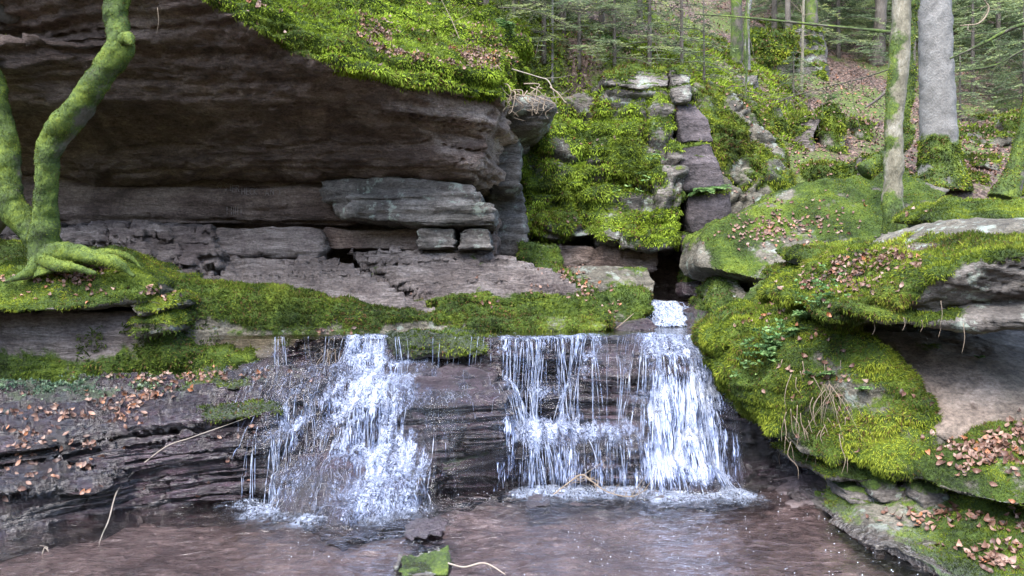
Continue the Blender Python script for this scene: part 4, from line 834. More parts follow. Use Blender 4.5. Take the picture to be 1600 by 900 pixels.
# how much water runs where over the face of the steps, sampled at heights down the falls
DT = {527: [(415,0),(425,.5),(445,.5),(455,.08),(530,.15),(545,.8),(600,.85),(615,.2),(700,.1),(775,.15),(788,.7),(850,.7),(935,.75),(950,.15),(990,.2),(1005,.7),(1115,.7),(1128,.05)],
 550: [(400,0),(415,.3),(430,.55),(446,.4),(460,.08),(535,.2),(545,.85),(600,.85),(612,.2),(690,.12),(775,.15),(788,.7),(870,.7),(935,.7),(948,.12),(992,.15),(1005,.65),(1118,.7),(1130,.05)],
 572: [(325,0),(340,.6),(360,.3),(420,.2),(480,.3),(530,.6),(560,.95),(620,.85),(680,.35),(740,.12),(778,.1),(790,.65),(880,.6),(940,.5),(990,.35),(1020,.75),(1110,.75),(1135,.2)],
 605: [(330,0),(360,.12),(430,.2),(470,.45),(520,.7),(570,1.),(625,.85),(660,.5),(740,.15),(780,.12),(795,.65),(880,.6),(940,.35),(1000,.4),(1020,.9),(1105,1.),(1140,.4),(1150,.1)],
 640: [(395,0),(430,.45),(470,.75),(515,.7),(560,.85),(620,.9),(650,.35),(700,.25),(740,.05),(780,.1),(800,.6),(880,.6),(930,.45),(1000,.35),(1018,.95),(1100,1.),(1145,.5),(1158,.1)],
 668: [(395,0),(425,.35),(455,.8),(500,.6),(560,.7),(620,.85),(648,.3),(715,.2),(740,.0),(770,.3),(800,1.),(870,.9),(940,.75),(1005,.6),(1025,1.),(1100,.95),(1150,.55),(1160,.1)],
 700: [(390,.0),(410,.35),(450,.75),(490,.3),(520,.75),(600,.9),(650,.7),(690,.45),(720,.05),(765,.3),(790,.85),(870,.7),(940,.6),(1000,.7),(1025,1.),(1100,.9),(1155,.6),(1165,.1)],
 745: [(395,0),(425,.2),(450,.45),(480,.3),(520,.45),(570,.8),(640,.8),(690,.5),(730,.1),(765,.4),(800,1.),(880,.9),(960,.9),(1030,1.),(1110,.95),(1160,.6),(1170,.1)],
 790: [(380,0),(425,.25),(450,.35),(500,.3),(560,.75),(640,.75),(700,.35),(735,0),(780,0),(1170,0)],
 825: [(400,0),(430,.2),(460,.1),(540,.5),(620,.6),(680,.2),(720,0),(1170,0)]}
_dx = np.arange(320, 1180, 5.); _dy = np.array(sorted(DT)); _dm = np.array([np.interp(_dx, [a for a, _ in DT[k]], [b for _, b in DT[k]], 0, 0) for k in _dy])
_dm = np.clip(_dm*np.where(_dx < 772, .88, 1)[None]+.06*((_dm > .15) & (_dy[:, None] > 620) & (_dx[None] < 720)), 0, 1.1)
_dm = _dm*(1+.18*((_dx > 1005) & (_dx < 1135))+.15*((_dx > 535) & (_dx < 650)))[None]
def dens2(px, py):
    i = np.clip((px-_dx[0])/5, 0, len(_dx)-1.001); j = np.clip(np.interp(py, _dy, np.arange(len(_dy))), 0, len(_dy)-1.001); i0 = i.astype(int); j0 = j.astype(int); i = i-i0; j = j-j0
    return _dm[j0, i0]*(1-i)*(1-j)+_dm[j0, i0+1]*i*(1-j)+_dm[j0+1, i0]*(1-i)*j+_dm[j0+1, i0+1]*i*j
def curtain(x0, x1, root, vy, seed, k_, off=.0, m_=170):
    xs = np.arange((x0-800)/F*7.9, (x1-800)/F*7.9, .007); n = len(xs); vy_ = vy*(1+.35*fbm(np.stack([xs*4, xs*0, xs*0+seed], 1), 1, 3, seed))
    pos = np.stack([xs, np.full(n, 7.97), np.zeros(n)], 1); pos[:, 2] = np.maximum(hget(Hs, xs, pos[:, 1])+.006, np.where(xs > -2.5, 1.316, -9)); vel = np.stack([xs*0, -vy_, xs*0], 1)
    out = []; dt = .006; alive = np.ones(n, bool)
    for q in range(680):
        out.append(pos.copy()); vel[:, 2] -= 9.8*dt; pos = pos+vel*dt*alive[:, None]
        hh = hget(Hs, pos[:, 0], pos[:, 1])+.014+off; low = pos[:, 2] < hh
        gy = hget(Gy, pos[:, 0], pos[:, 1]); nr = np.stack([gy*0, -gy, gy*0+1], 1); nr /= np.linalg.norm(nr, axis=1)[:, None]
        vn_ = np.einsum('ij,ij->i', vel, nr); v2 = (vel-nr*np.minimum(vn_, 0)[:, None])*.95; v2[:, 1] = np.minimum(v2[:, 1], -.5)
        vel = np.where(low[:, None], v2, vel); pos[:, 2] = np.where(low, hh, pos[:, 2]); alive &= pos[:, 2] > -.03
    out = np.array(out); seg = np.linalg.norm(np.diff(out, axis=0), axis=2); L = np.vstack([np.zeros(n), np.cumsum(seg, 0)]); Lm = L[-1]
    U = np.linspace(0, 1, m_); G_ = np.empty((m_, n, 3)); Vv = np.empty((m_, n))
    for i in range(n):
        s_ = U*Lm[i]
        for c in range(3): G_[:, i, c] = np.interp(s_, L[:, i], out[:, i, c])
        Vv[:, i] = s_
    for c in (1, 2):
        g0 = G_[:, :, c].copy(); g0[:, 1:-1] = (G_[:, :-2, c]+G_[:, 1:-1, c]*2+G_[:, 2:, c])/4; G_[:, :, c] = g0
    p_ = G_.reshape(-1, 3); free = sst(.02, .09, p_[:, 2]-hget(Hm, p_[:, 0], p_[:, 1])-off); a, b = proj(p_)
    uu = np.broadcast_to(xs, (m_, n)).ravel(); vv = Vv.ravel()
    w_ = fbm(np.stack([uu*45, vv*3.2, uu*0+seed], 1), 1, 2, seed+3)*free+fbm(np.stack([uu*26, vv*18, uu*0+seed], 1), 1, 3, seed+4)*(1-free)
    p_ = p_+np.stack([.012*fbm(np.stack([uu*20, vv*5, uu*0+seed+3], 1), 1, 2, seed+6), -.014*w_, .010*np.clip(w_, 0, 1)*(1-free)], 1)
    fl = dens2(a+6*fbm(p_, 5, 2, seed+7), b)
    i = np.arange(m_-1)[:, None]*n+np.arange(n-1)[None]; f_ = np.stack([i, i+1, i+n+1, i+n], 2).reshape(-1, 4); f_ = f_[fl[f_].max(1) > .02]
    us, inv = np.unique(f_, return_inverse=True)
    link('water_sheet', mesh_np('water_sheet', p_[us], inv.reshape(-1, 4), True, {'u': uu[us], 'v': vv[us], 'flow': fl[us], 'free': free[us], 'layer': np.full(len(us), float(k_))}), CURT, root)
def fall(label, segs, seed):
    """segs: (px0, px1, strands, width, forward speed)"""
    X = []; Wd = []; VY = []
    for x0, x1, n, w, vy in segs:
        a = (RNG.uniform(x0, x1, n)-800)/F*7.85; X.append(a); Wd.append(w*(.5+RNG.random(n))); VY.append(np.full(n, vy)*(.6+.8*RNG.random(n)))
    X = np.concatenate(X); Wd = np.concatenate(Wd); VY = np.concatenate(VY); n = len(X)
    pos = np.stack([X, RNG.uniform(7.78, 7.95, n), np.full(n, 1.30)], 1); pos[:, 2] = np.maximum(hget(Hm, pos[:, 0], pos[:, 1])+.006, 1.318)
    vel = np.stack([RNG.normal(size=n)*.03, -VY, np.zeros(n)], 1)
    pa, en = trace(pos, vel, seed=seed)
    root = empty('waterfall', (float(X.mean()), 7.5, 0), label, 'waterfall')
    strands(pa, en, Wd*.8, 'water_strands', root, seed)
    k = RNG.integers(8, 240, 1400); i = RNG.integers(0, n, 1400); ok = k < en[i]; q = pa[k[ok], i[ok]]
    q = q+RNG.normal(size=q.shape)*[.03, .04, .03]; q[:, 1] -= .03; q = q[q[:, 2] > hget(Hm, q[:, 0], q[:, 1])]
    drops('spray_drops', q, RNG.uniform(.0012, .0035, len(q)), FOAMM, root, kind='stuff')
    for k_, (vy, off) in enumerate(((.45, 0.), (.70, .012))): curtain(330 if seed == 200 else 772, 772 if seed == 200 else 1130, root, vy, seed+k_, k_+(0 if seed == 200 else 5), off)
    return pa, en
paL, enL = fall('left waterfall spreading in thin white strings over stepped dark rock', [(545,602,34,.0035,.55),(606,640,10,.0028,.3),(428,445,6,.003,.35),(450,540,7,.0024,.3),(640,700,7,.0022,.25),(700,770,9,.0024,.25)], 200)
paR, enR = fall('right waterfall, the widest and brightest, dropping in curtains into the pool', [(776,790,9,.0032,.35),(786,850,26,.0036,.6),(850,940,32,.0036,.6),(940,1000,14,.0024,.3),(990,1100,50,.0036,.7)], 210)
# the side runs of the left fall, started lower on the rock
def side_run(label, starts, seed, w=.005):
    P0 = []; 
    for px, py, Y, n, sp in starts:
        c = P(px, py, Y); P0.append(c[None]+RNG.normal(size=(n, 3))*[sp, .03, 0])
    P0 = np.vstack(P0); P0[:, 2] = hget(Hm, P0[:, 0], P0[:, 1])+.01; n = len(P0)
    pa, en = trace(P0, np.stack([RNG.normal(size=n)*.08, np.full(n, -.3), np.zeros(n)], 1), seed=seed)
    root = empty('waterfall', tuple(P0.mean(0)), label, 'water run'); strands(pa, en, w*.8*(.5+RNG.random(n)), 'water_strands', root, seed); return pa, en
paS, enS = side_run('thin water run spilling over the wet ledge, left of the left waterfall', [(450,640,7.15,7,.07),(475,655,7.1,8,.06),(430,700,6.9,5,.03),(398,700,6.85,5,.02)], 220, .0042)
paT, enT = side_run('fan of broken white water over the sloping apron at the pool, below the left waterfall', [(530,695,7.0,8,.14),(600,700,7.0,12,.16),(660,705,6.95,6,.10)], 230, .0045)
# small upper cascade over its own step
so_, sv, sf, sn, sm_ = ROCKS[[k for k in ROCKS if k.startswith('cascade_step')][0]]
bvs = BVHTree.FromPolygons([tuple(a) for a in sv], [tuple(a) for a in sf.tolist()])
PA = []
for i in range(130):
    x0 = (RNG.normal(1043, 11)-800)/F*10.3; y = 10.45; x = x0; row = []
    y_end = 9.35+.15*RNG.random()
    z = None; vz = 0
    for k in range(60):
        h = bvs.ray_cast(Vector((x, y, 3)), Vector((0, 0, -1)))[0]; hz = h.z+.012 if h is not None else 1.3
        if z is None or z < hz: z = hz; vz = 0
        row.append((x, y, z)); y -= .018; vz -= .09; z = max(z+vz*.018, hz) if k else z; x += RNG.normal()*.012+(x0-2.03)*.02-.001
        if z < 1.33 or y < y_end: row += [(x, y, 1.325)]*(60-len(row)-0); break
    PA.append((row+[row[-1]]*60)[:60])
PA = np.array(PA).transpose(1, 0, 2); en = np.array([int(np.argmax(np.all(np.abs(np.diff(PA[:, i], axis=0)) < 1e-9, 1))) or 59 for i in range(PA.shape[1])])
root = empty('waterfall', (2.1, 10.2, 1.3), 'small distant white cascade feeding the upper pool from the dark hollow', 'waterfall')
strands(PA, en, .008*(.6+RNG.random(PA.shape[1])), 'water_strands', root, 240, skip=2, br=1.4)

# foam where the falls land, and bubbles drifting on the pool
def foam_patch(cx, cy, rx, ry, n, seed, s=.012):
    a = RNG.uniform(0, 2*np.pi, n); r = np.abs(RNG.normal(size=n))*.55
    q = np.stack([cx+rx*r*np.cos(a), cy+ry*r*np.sin(a), np.zeros(n)], 1); q[:, 1] += .06*fbm(q, 3, 2, seed)
    q = q[fbm(q*[1, 2, 1], 9, 3, seed+1) > -.25]; q[:, 2] = .004+RNG.random(len(q))*.015; return q
def foam_sheet():
    """lacy foam floating on the pool, thick where the strands land"""
    D = np.zeros_like(Hm); L_ = np.vstack([LAND]+[LAND+RNG.normal(size=LAND.shape)*[.09, .10, 0]-[0, .10, 0] for _ in range(3)]); ix = np.clip(((L_[:, 0]-hx0)/HG).astype(int), 0, hnx-1); iy = np.clip(((L_[:, 1]-hy0)/HG).astype(int), 0, hny-1); np.add.at(D, (iy, ix), 1.)
    for _ in range(14): D = (D+np.roll(D, 1, 0)+np.roll(D, -1, 0)+np.roll(D, 1, 1)+np.roll(D, -1, 1))/5
    D = 1-np.exp(-D*1.3)
    def fx(u, v):
        x = -2.6+5.4*u; y = 5.5+2.0*v; q_ = np.stack([x, y, x*0], 1); return np.stack([x, y, .010+.03*hget(D, x, y)*np.clip(.4+fbm(q_, 11, 3, 256), 0, 1)], 1)
    v, f = grid(640, 260, fx); fl = hget(D, v[:, 0], v[:, 1]); k = fl[f].max(1) > .04; us, inv = np.unique(f[k], return_inverse=True)
    tag(link('water_foam', mesh_np('water_foam', v[us], inv.reshape(-1, 4), True, {'flow': fl[us]}), LACE), 'broken white foam on the pool where the waterfalls land', 'foam', kind='stuff')
mf_ = M('foam_white'); mf_.set(Base_Color=(.55, .6, .68, 1), Roughness=.5); FW = mf_.m
q = []
for pa, en_, cnt in ((paR, enR, 3), (paT, enT, 3), (paS, enS, 2), (paL, enL, 2)):
    e_ = pa[np.clip(en_-1, 0, pa.shape[0]-1), np.arange(pa.shape[1])]; e_ = e_[e_[:, 2] < .05]
    for _ in range(cnt*9): q.append(e_+RNG.normal(size=e_.shape)*[.055, .05, 0]-[0, .05, 0])
q = np.vstack(q); LAND = q.copy(); q = q[RNG.random(len(q)) < .10]; q[:, 2] = RNG.uniform(.002, .016, len(q))
ex = np.vstack([foam_patch(.6, 7.02, .5, .10, 300, 252), foam_patch(1.55, 6.88, .45, .09, 500, 253)]); q = np.vstack([q, ex])
drops('foam_flecks', q, RNG.uniform(.003, .009, len(q)), FW, flat=.5); tag(bpy.data.objects['foam_flecks'], 'white flecks of foam thrown out on the pool where the falls land', 'foam', kind='stuff')
foam_sheet()
n = 420; bx = RNG.uniform(-1.6, 2.6, n); by = RNG.uniform(4.6, 7.0, n); q = np.stack([bx, by, np.full(n, .006)], 1); q = q[fbm(q, 1.5, 3, 255) > -.1]
drops('water_bubbles', q, RNG.uniform(.002, .0055, len(q)), FW, flat=.9); tag(bpy.data.objects['water_bubbles'], 'small white bubbles drifting over the brown pool', 'bubbles', kind='stuff')

# ------------------------------------------------------------------ surface finder (real surfaces under a spot of the view)
VV = []; FF = []; nb = 0; OWN = []
for k, r in ROCKS.items():
    VV.append(r[1]); FF.append(r[2]+nb); nb += len(r[1])
VV.append(HILL[0]); FF.append(HILL[1]+nb)
BVH = BVHTree.FromPolygons(np.vstack(VV).tolist(), np.vstack(FF).tolist()); del VV, FF
def hit(px, py):
    d = Vector(((px-800)/F, 1, -(py-450)/F)).normalized(); r = BVH.ray_cast(Vector((0, 0, CZ)), d)
    return (np.array(r[0]), np.array(r[1]) if r[1].dot(d) < 0 else -np.array(r[1])) if r[0] is not None else (None, None)
def below(x, y, z=9):
    r = BVH.ray_cast(Vector((x, y, z)), Vector((0, 0, -1))); return (np.array(r[0]), np.array(r[1])) if r[0] is not None else (None, None)

# ------------------------------------------------------------------ moss pile on the rocks
for a in FUZZ: grow(*a)
# pale liverwort on the ledge at the left
pos = []
for _ in range(2600):
    h, n_ = hit(RNG.normal(90, 75), 603+RNG.normal()*6)
    if h is not None and n_[2] > .3 and h[1] < 7.9: pos.append(h)
pos = np.array(pos); 
o = blades('liverwort_patch', pos, RNG.normal(size=pos.shape)*.7+[0, 0, .7], None, .03, .016, B_WATERMOSS, None, RNG.random(len(pos)))
tag(o, 'pale grey green liverwort carpet along the back of the wet ledge', 'liverwort', kind='stuff')

# ------------------------------------------------------------------ trees
def bark_mat(name, c0, c1, c2, moss=MOSS, sc=(1, 1, .35)):
    m = M(name); co = m.co(); cs = m.co(sc); n1 = m.noise(cs, 5, 6, .7, .5); n2 = m.noise(cs, 40, 4, .75); n3 = m.noise(co, 3.5, 5, .6)
    c = m.ramp(m.math('ADD', m.math('MULTIPLY', n1, .7), m.math('MULTIPLY', n2, .3)), [(.35, c0), (.52, c1), (.7, c2)])
    mf = m.ramp(m.math('ADD', m.attr('moss'), m.math('MULTIPLY_ADD', m.noise(co, 12, 5, .7), .8, -.4)), [(.4, 0.), (.58, 1.)])
    c = m.mix(mf, c, moss_color(m, co, moss, 4))
    vo = m.n('TexVoronoi', {'Vector': m.co((1, 1, .5)), 'Scale': 55.}).outputs[0]
    h = m.math('ADD', m.math('MULTIPLY', n2, .016), m.math('MULTIPLY', n1, .02)); h = m.math('ADD', h, m.math('MULTIPLY', vo, .005))
    m.set(Base_Color=c, Roughness=.85, Normal=m.n('Bump', {'Strength': .9, 'Distance': 1., 'Height': h}).outputs[0]); return m.m
BK_BEECH = bark_mat('mossy_bark', (.05, .045, .035), (.10, .09, .07), (.17, .16, .13))
BK_FIR = bark_mat('grey_fir_bark', (.085, .082, .078), (.165, .16, .15), (.25, .245, .235), sc=(1, 1, .8))
BK_BIRCH = bark_mat('pale_bark', (.07, .062, .04), (.17, .155, .11), (.33, .32, .28))
BK_THIN = bark_mat('thin_dark_bark', (.04, .035, .028), (.10, .085, .07), (.19, .17, .145))
TW = M('twig_wood'); TW.set(Base_Color=(.20, .155, .11, 1), Roughness=.8); TWIG = TW.m
def px_pts(l): return [P(*a) for a in l]
def trunk_fuzz(o, v, nr, f, p):
    ms = np.ones(len(v))*p.get('cov', 1); grow(o, v, f, nr, ms+.35*fbm(v, 4, 3, 8), p)
def limb(name, parent, pts, rad, mat, seg=22, n=110, noise=.02, nsc=5, seed=1, moss=None, fz=None):
    v, f, nr, cp = tube(px_pts(pts) if len(pts[0]) == 3 and max(abs(pts[0][0]), abs(pts[0][1])) > 20 else pts, rad, seg, n, noise, nsc, seed)
    ms = np.clip(moss(v, nr)+.3*fbm(v, 5, 3, seed+1), 0, 1.2) if moss else np.zeros(len(v))
    me = mesh_np(name, v, np.vstack([to_tri(f), cp]), True, {'moss': ms, 'wet': ms*0})
    o = link(name, me, mat, parent)
    if fz:
        i = len(v); grow(o, v, f, nr, ms, fz)
    return o
tfz = dict(mat=B_MID, dens=11000, L=.012, w=.006, droop=.6, ref=7.5)
mo = lambda b: (lambda v, n: b+.45+.35*n[:, 2]-.25*n[:, 0])
r = empty('curved_tree', tuple(P(75, 422, 7.55)), 'thick moss-covered tree bending right in front of the cave, foot on the mossy cap', 'tree')
limb('trunk', r, [(80,428,7.6),(68,395,7.58),(70,330,7.55),(74,262,7.5),(84,218,7.45),(128,160,7.35),(162,110,7.3),(186,78,7.3),(184,45,7.3),(180,10,7.3),(188,-60,7.35),(200,-260,7.5),(180,-600,7.8),(200,-900,8)],
     [.19,.145,.108,.108,.112,.126,.122,.118,.108,.102,.108,.10,.09,.07,.04], BK_BEECH, 26, 190, .028, 6, 301, mo(.55), tfz)
limb('root', r, [(78,400,7.5),(110,395,7.45),(150,402,7.4),(180,410,7.4),(210,432,7.4)], [.11,.075,.06,.05,.015], BK_BEECH, 16, 50, .03, 6, 302, mo(.6), tfz)
limb('root', r, [(70,405,7.5),(92,415,7.4),(118,418,7.33),(150,428,7.3)], [.10,.06,.035,.012], BK_BEECH, 14, 40, .02, 6, 303, mo(.4), tfz)
limb('root', r, [(66,405,7.55),(50,422,7.45),(30,432,7.4),(8,440,7.35)], [.10,.06,.035,.012], BK_BEECH, 14, 40, .02, 6, 306, mo(.3), tfz)
limb('root', r, [(84,408,7.5),(130,404,7.6),(170,396,7.7),(200,402,7.75),(222,420,7.75)], [.10,.07,.06,.045,.015], BK_BEECH, 14, 50, .02, 6, 307, mo(.4), tfz)
limb('branch', r, [(186,70,7.3),(200,60,7.22),(206,70,7.15)], [.09,.06,.03], BK_BEECH, 14, 24, .02, 7, 304, mo(.5), tfz)
limb('branch', r, [(180,-300,7.5),(320,-420,7.2),(480,-560,6.8)], [.07,.05,.02], BK_BEECH, 10, 40, .01, 5, 305, mo(.5))
r = empty('curved_tree', tuple(P(60, 400, 7.7)), 'second mossy tree at the left edge, forked low and leaning out of the picture', 'tree')
limb('trunk', r, [(88,405,7.75),(60,372,7.75),(36,345,7.75),(15,318,7.75),(8,280,7.75),(12,230,7.75),(0,180,7.75),(-14,120,7.75),(-40,0,7.75),(-60,-250,7.8),(-50,-600,8)],
     [.16,.14,.13,.15,.13,.115,.105,.10,.10,.09,.05], BK_BEECH, 24, 160, .026, 6, 311, mo(.5), tfz)
limb('branch', r, [(10,322,7.75),(-10,345,7.8),(-40,380,7.85)], [.13,.11,.10], BK_BEECH, 18, 40, .02, 6, 312, mo(.3), tfz)
# big grey fir, pale bark tree, leaning trunk
r = empty('grey_fir_tree', tuple(P(1470, 284, 12)), 'thick straight grey fir trunk with a mossy foot, behind the boulders', 'tree')
limb('trunk', r, [(1470,300,12),(1470,262,12),(1466,200,12),(1463,100,12),(1461,0,12),(1460,-200,12.1),(1459,-600,12.2),(1458,-1100,12.2)], [.42,.33,.262,.245,.235,.225,.20,.15,.1], BK_FIR, 44, 150, .015, 6, 321,
     lambda v, n: .75-1.1*sst(3.9, 4.5, v[:, 2]), dict(dens=3500, L=.03, w=.012, ref=12))
r = empty('pale_bark_tree', tuple(P(1397, 378, 8.9)), 'slim pale-barked tree with mossy patches, standing in front of the big boulder', 'tree')
limb('trunk', r, [(1399,388,8.9),(1397,360,8.9),(1395,310,8.9),(1396,250,8.9),(1396,200,8.9),(1400,150,8.9),(1405,80,8.9),(1410,0,8.9),(1416,-160,8.9),(1425,-500,9),(1430,-900,9)], [.15,.125,.108,.10,.10,.102,.105,.10,.095,.08,.05], BK_BIRCH, 30, 170, .016, 5, 331,
     lambda v, n: .15+.5*sst(3.0, 2.3, v[:, 2])+.25*fbm(v, 2.5, 2, 4)-.3*n[:, 0]+.1, dict(dens=3500, L=.016, w=.008, ref=9))
r = empty('mossy_thin_tree', tuple(P(1404, 250, 9.8)), 'crooked dark mossy stem just behind the pale-barked tree', 'tree')
limb('trunk', r, [(1350,270,9.9),(1375,250,9.9),(1406,232,9.8),(1420,210,9.8),(1412,190,9.8),(1418,160,9.8),(1424,120,9.8),(1418,80,9.8),(1424,30,9.8),(1428,-60,9.8),(1436,-400,9.9)], [.12,.10,.085,.075,.06,.055,.06,.07,.065,.06,.04], BK_BEECH, 18, 140, .02, 6, 341, mo(.55), dict(dens=4500, L=.022, w=.009, ref=9.8))
r = empty('leaning_tree', tuple(P(1572, 305, 10.5)), 'greenish trunk leaning right at the right edge above the flat stones', 'tree')
limb('trunk', r, [(1568,312,10.6),(1582,280,10.6),(1594,240,10.6),(1606,190,10.6),(1625,100,10.6),(1660,-100,10.7),(1700,-500,10.8)], [.19,.14,.115,.105,.10,.09,.05], BK_BEECH, 22, 110, .015, 6, 351, mo(.25), dict(dens=3500, L=.02, w=.009, ref=10))
# long mossy branches
def branch(name, label, pts, rad, mat, seed, twigs=0, moss=.5, sp=.25):
    g = Geo(); g.tube(px_pts(pts), rad, 9, 90, .006, 9, seed)
    cc = spline(px_pts(pts), 60)
    for i in range(twigs):
        a = cc[RNG.integers(6, 58)]; d = np.array([RNG.normal()*.6, RNG.normal()*.5, RNG.normal()*.5-.25]); L = sp*(.4+RNG.random())
        b = a+d*L*.5+RNG.normal(size=3)*.02; c_ = b+(d+RNG.normal(size=3)*.4)*L*.5; g.tube([a, b, c_], [.004, .003, .0015], 4, 8)
    o = g.build(name, mat, None, True, {'moss': lambda v, n: np.clip(moss+.4*n[:, 2]+.3*fbm(v, 6, 2, seed), 0, 1), 'wet': lambda v, n: v[:, 0]*0}); tag(o, label, 'branch'); return o
branch('mossy_branch', 'long thin mossy branch reaching left across the slope from the pale-barked tree', [(1414,62,8.85),(1405,52,8.9),(1388,50,8.95),(1350,46,9.1),(1290,40,9.3),(1220,33,9.5),(1170,28,9.7),(1120,24,9.9),(1085,22,10)], [.028,.026,.022,.018,.015,.013,.011,.009,.006], BK_BEECH, 361, 26, .6)
branch('bare_branch', 'thin curved mossy branch at the right, rising from the fir trunk to the frame edge', [(1484,92,9.4),(1510,80,9.3),(1540,66,9.2),(1570,50,9.1),(1600,38,9.0),(1680,20,8.9)], [.012,.014,.017,.018,.02,.022], BK_BEECH, 362, 14, .55)
branch('bare_branch', 'lower of the two thin branches crossing at the right edge', [(1490,112,9.5),(1525,108,9.4),(1560,100,9.3),(1600,78,9.2),(1680,50,9)], [.008,.010,.013,.016,.02], BK_BEECH, 363, 16, .5)
branch('bare_branch', 'thin twiggy branch dipping from the top right corner', [(1500,40,9.8),(1530,36,9.8),(1545,14,9.8),(1535,-8,9.8),(1530,-60,9.8)], [.006,.008,.01,.01,.012], TWIG, 364, 8, .1)
branch('bare_branch', 'drooping twig spray left of the pale-barked tree', [(1390,108,10.4),(1340,124,10.6),(1290,136,10.8),(1240,150,11.0),(1215,160,11.1)], [.012,.010,.008,.006,.004], BK_THIN, 365, 50, .3, .5)
# saplings and thin stems on the slope (base px, base py, top px, Y, radius, what)
SAP = [(720,66,718,-40,10.6,.034,'grey sapling with a thicker stem on the overhang rim'),(797,84,805,-60,10.9,.045,'pale blotched sapling on the rim, right of the mossy stump'),(863,120,862,-80,10.4,.016,'thin dark sapling near the tip of the overhang'),
       (700,60,712,-60,10.4,.014,'very thin leaning stem left of the grey sapling'),(660,44,668,-60,10.3,.010,'thin mossy stem farthest left on the rim'),
       (1168,120,1168,-60,14.5,.05,'dark straight young trunk above the mossy rib'),(1155,250,1180,-40,12.4,.016,'long pale thin stem rising from the mossy rib'),(1252,138,1254,-60,15,.026,'thin stem left of centre on the leafy slope'),
       (1232,100,1230,-60,17,.06,'slender trunk in front of the distant outcrop'),
       (1422,140,1424,-60,19,.10,'dark slender trunk seen between the pale and grey trunks'),(1370,60,1378,-60,22,.16,'dark trunk far up the slope'),(1266,112,1262,-60,19,.14,'mossy trunk beside the distant outcrop'),
       (1150,96,1142,-60,17.5,.12,'mossy greenish trunk left of the distant outcrop'),(1500,70,1504,-60,24,.12,'distant dark trunk right of the fir'),(1560,80,1556,-60,22,.09,'slim distant trunk near the right edge'),
       (1100,90,1098,-60,13.5,.012,'thin bare stem over the cliff shoulder'),]
for i, (bx_, by_, tx, ty, Y, rr, lb) in enumerate(SAP):
    b = ground(bx_, by_) if by_ > 62 else ground(bx_, by_+40)
    if b is None: continue
    rr *= b[1]/Y; Y = b[1]; t = P(tx, ty, Y); t[2] = max(t[2], b[2]+2.2)+.8
    r = empty('young_tree', tuple(b), lb, 'tree', 'young trees on the slope')
    m1 = b+(t-b)*.35+RNG.normal(size=3)*.03; m2 = b+(t-b)*.7+RNG.normal(size=3)*.04
    limb('trunk', r, [b-[0, 0, .1], m1, m2, t], [rr*1.25, rr, rr*.85, rr*.6], [BK_THIN, BK_BIRCH, BK_FIR][i % 3] if rr < .06 else BK_THIN, 12, 50, rr*.12, 6, 400+i, (lambda v, n: .5-.2*n[:, 0]) if 'mossy' in lb else None)
    g = Geo()
    for k in range(14):
        s_ = b+(t-b)*RNG.uniform(.2, .95); d = np.array([RNG.normal(), RNG.normal(), RNG.normal()*.4]); d /= np.linalg.norm(d); L = RNG.uniform(.2, .7)
        g.tube([s_, s_+d*L*.5+[0, 0, .02], s_+d*L-[0, 0, .08*L]], [.007, .005, .002], 4, 8)
    g.build('twigs', TWIG if i % 2 else BK_THIN, r)['kind'] = 'stuff'
# firs and spruces
def bough(base, d, L, droop, nt, out):
    """flat spray: axis, side twigs, needles"""
    d = d/np.linalg.norm(d); s_ = np.cross(d, [0, 0, 1]); s_ /= np.linalg.norm(s_)+1e-9
    O, D, Lg = [], [], []
    for t in np.linspace(.12, 1, nt):
        a = base+d*L*t-np.array([0, 0, droop*L*t*t])
        for sg in (-1, 1):
            tl = L*.42*(1-t*.75)*RNG.uniform(.7, 1.15); td = d*.75+s_*sg*.8+np.array([0, 0, -.15-.25*RNG.random()]); td /= np.linalg.norm(td)
            out[3].append((a, a+td*tl*.5, a+td*tl-[0, 0, .06*tl]))
            m = max(3, int(tl/.028)); u = np.linspace(.05, 1, m)[:, None]
            q = a+td*tl*u-np.array([0, 0, .06*tl])*u*u
            for sd in (-1, 1):
                nd = td*.6+np.cross(td, [0, 0, 1])*sd*.9+RNG.normal(size=(m, 3))*.22; O.append(q); D.append(nd)
    out[0].append(np.vstack(O)); out[1].append(np.vstack(D)); out[2].append((base, base+d*L*.5-np.array([0, 0, droop*L*.25]), base+d*L-np.array([0, 0, droop*L])))
def conifer(bx_, by_, h, wd, lb, nb_, dens=1., seed=0, base=None, lean=0., start=.02, group='young firs on the slope'):
    b = ground(bx_, by_) if base is None else base
    if b is None: return
    Y = b[1]
    r = empty('young_fir_tree', tuple(b), lb, 'fir tree', group)
    t = b+np.array([lean, 0, h]); limb('trunk', r, [b-[0, 0, .1], b+(t-b)*.5, t], [.012*h+.01, .008*h+.008, .005], BK_THIN, 8, 20, .003)
    out = ([], [], [], [])
    for k in range(nb_):
        u = start+(1-start)*(k+.5)/nb_; a = k*2.4+RNG.normal()*.3; L = wd*(1-u)**.75*RNG.uniform(.65, 1.15)+.1
        bough(b+(t-b)*u, np.array([math.cos(a), math.sin(a), .12]), L, RNG.uniform(.25, .7), max(4, int(L*9*dens)), out)
    O = np.vstack(out[0]); D = np.vstack(out[1]); k = RNG.random(len(O)) < dens
    O = O[k]; D = D[k]; s_ = np.clip(Y/13, .8, 2)
    blades('needles', O, D, None, .052*s_*RNG.uniform(.6, 1.4, len(O)), .0125*s_, B_FIR, r, np.clip(.5+.5*fbm(O, 2, 3, seed)+.15*RNG.normal(size=len(O)), 0, 1), kind='stuff')
    g = Geo()
    for a in out[2]: g.tube(a, [.008, .005, .002], 4, 7)
    for a in out[3][::2]: g.tube(a, [.003, .002, .001], 3, 4)
    g.build('twigs', BK_THIN, r)['kind'] = 'stuff'
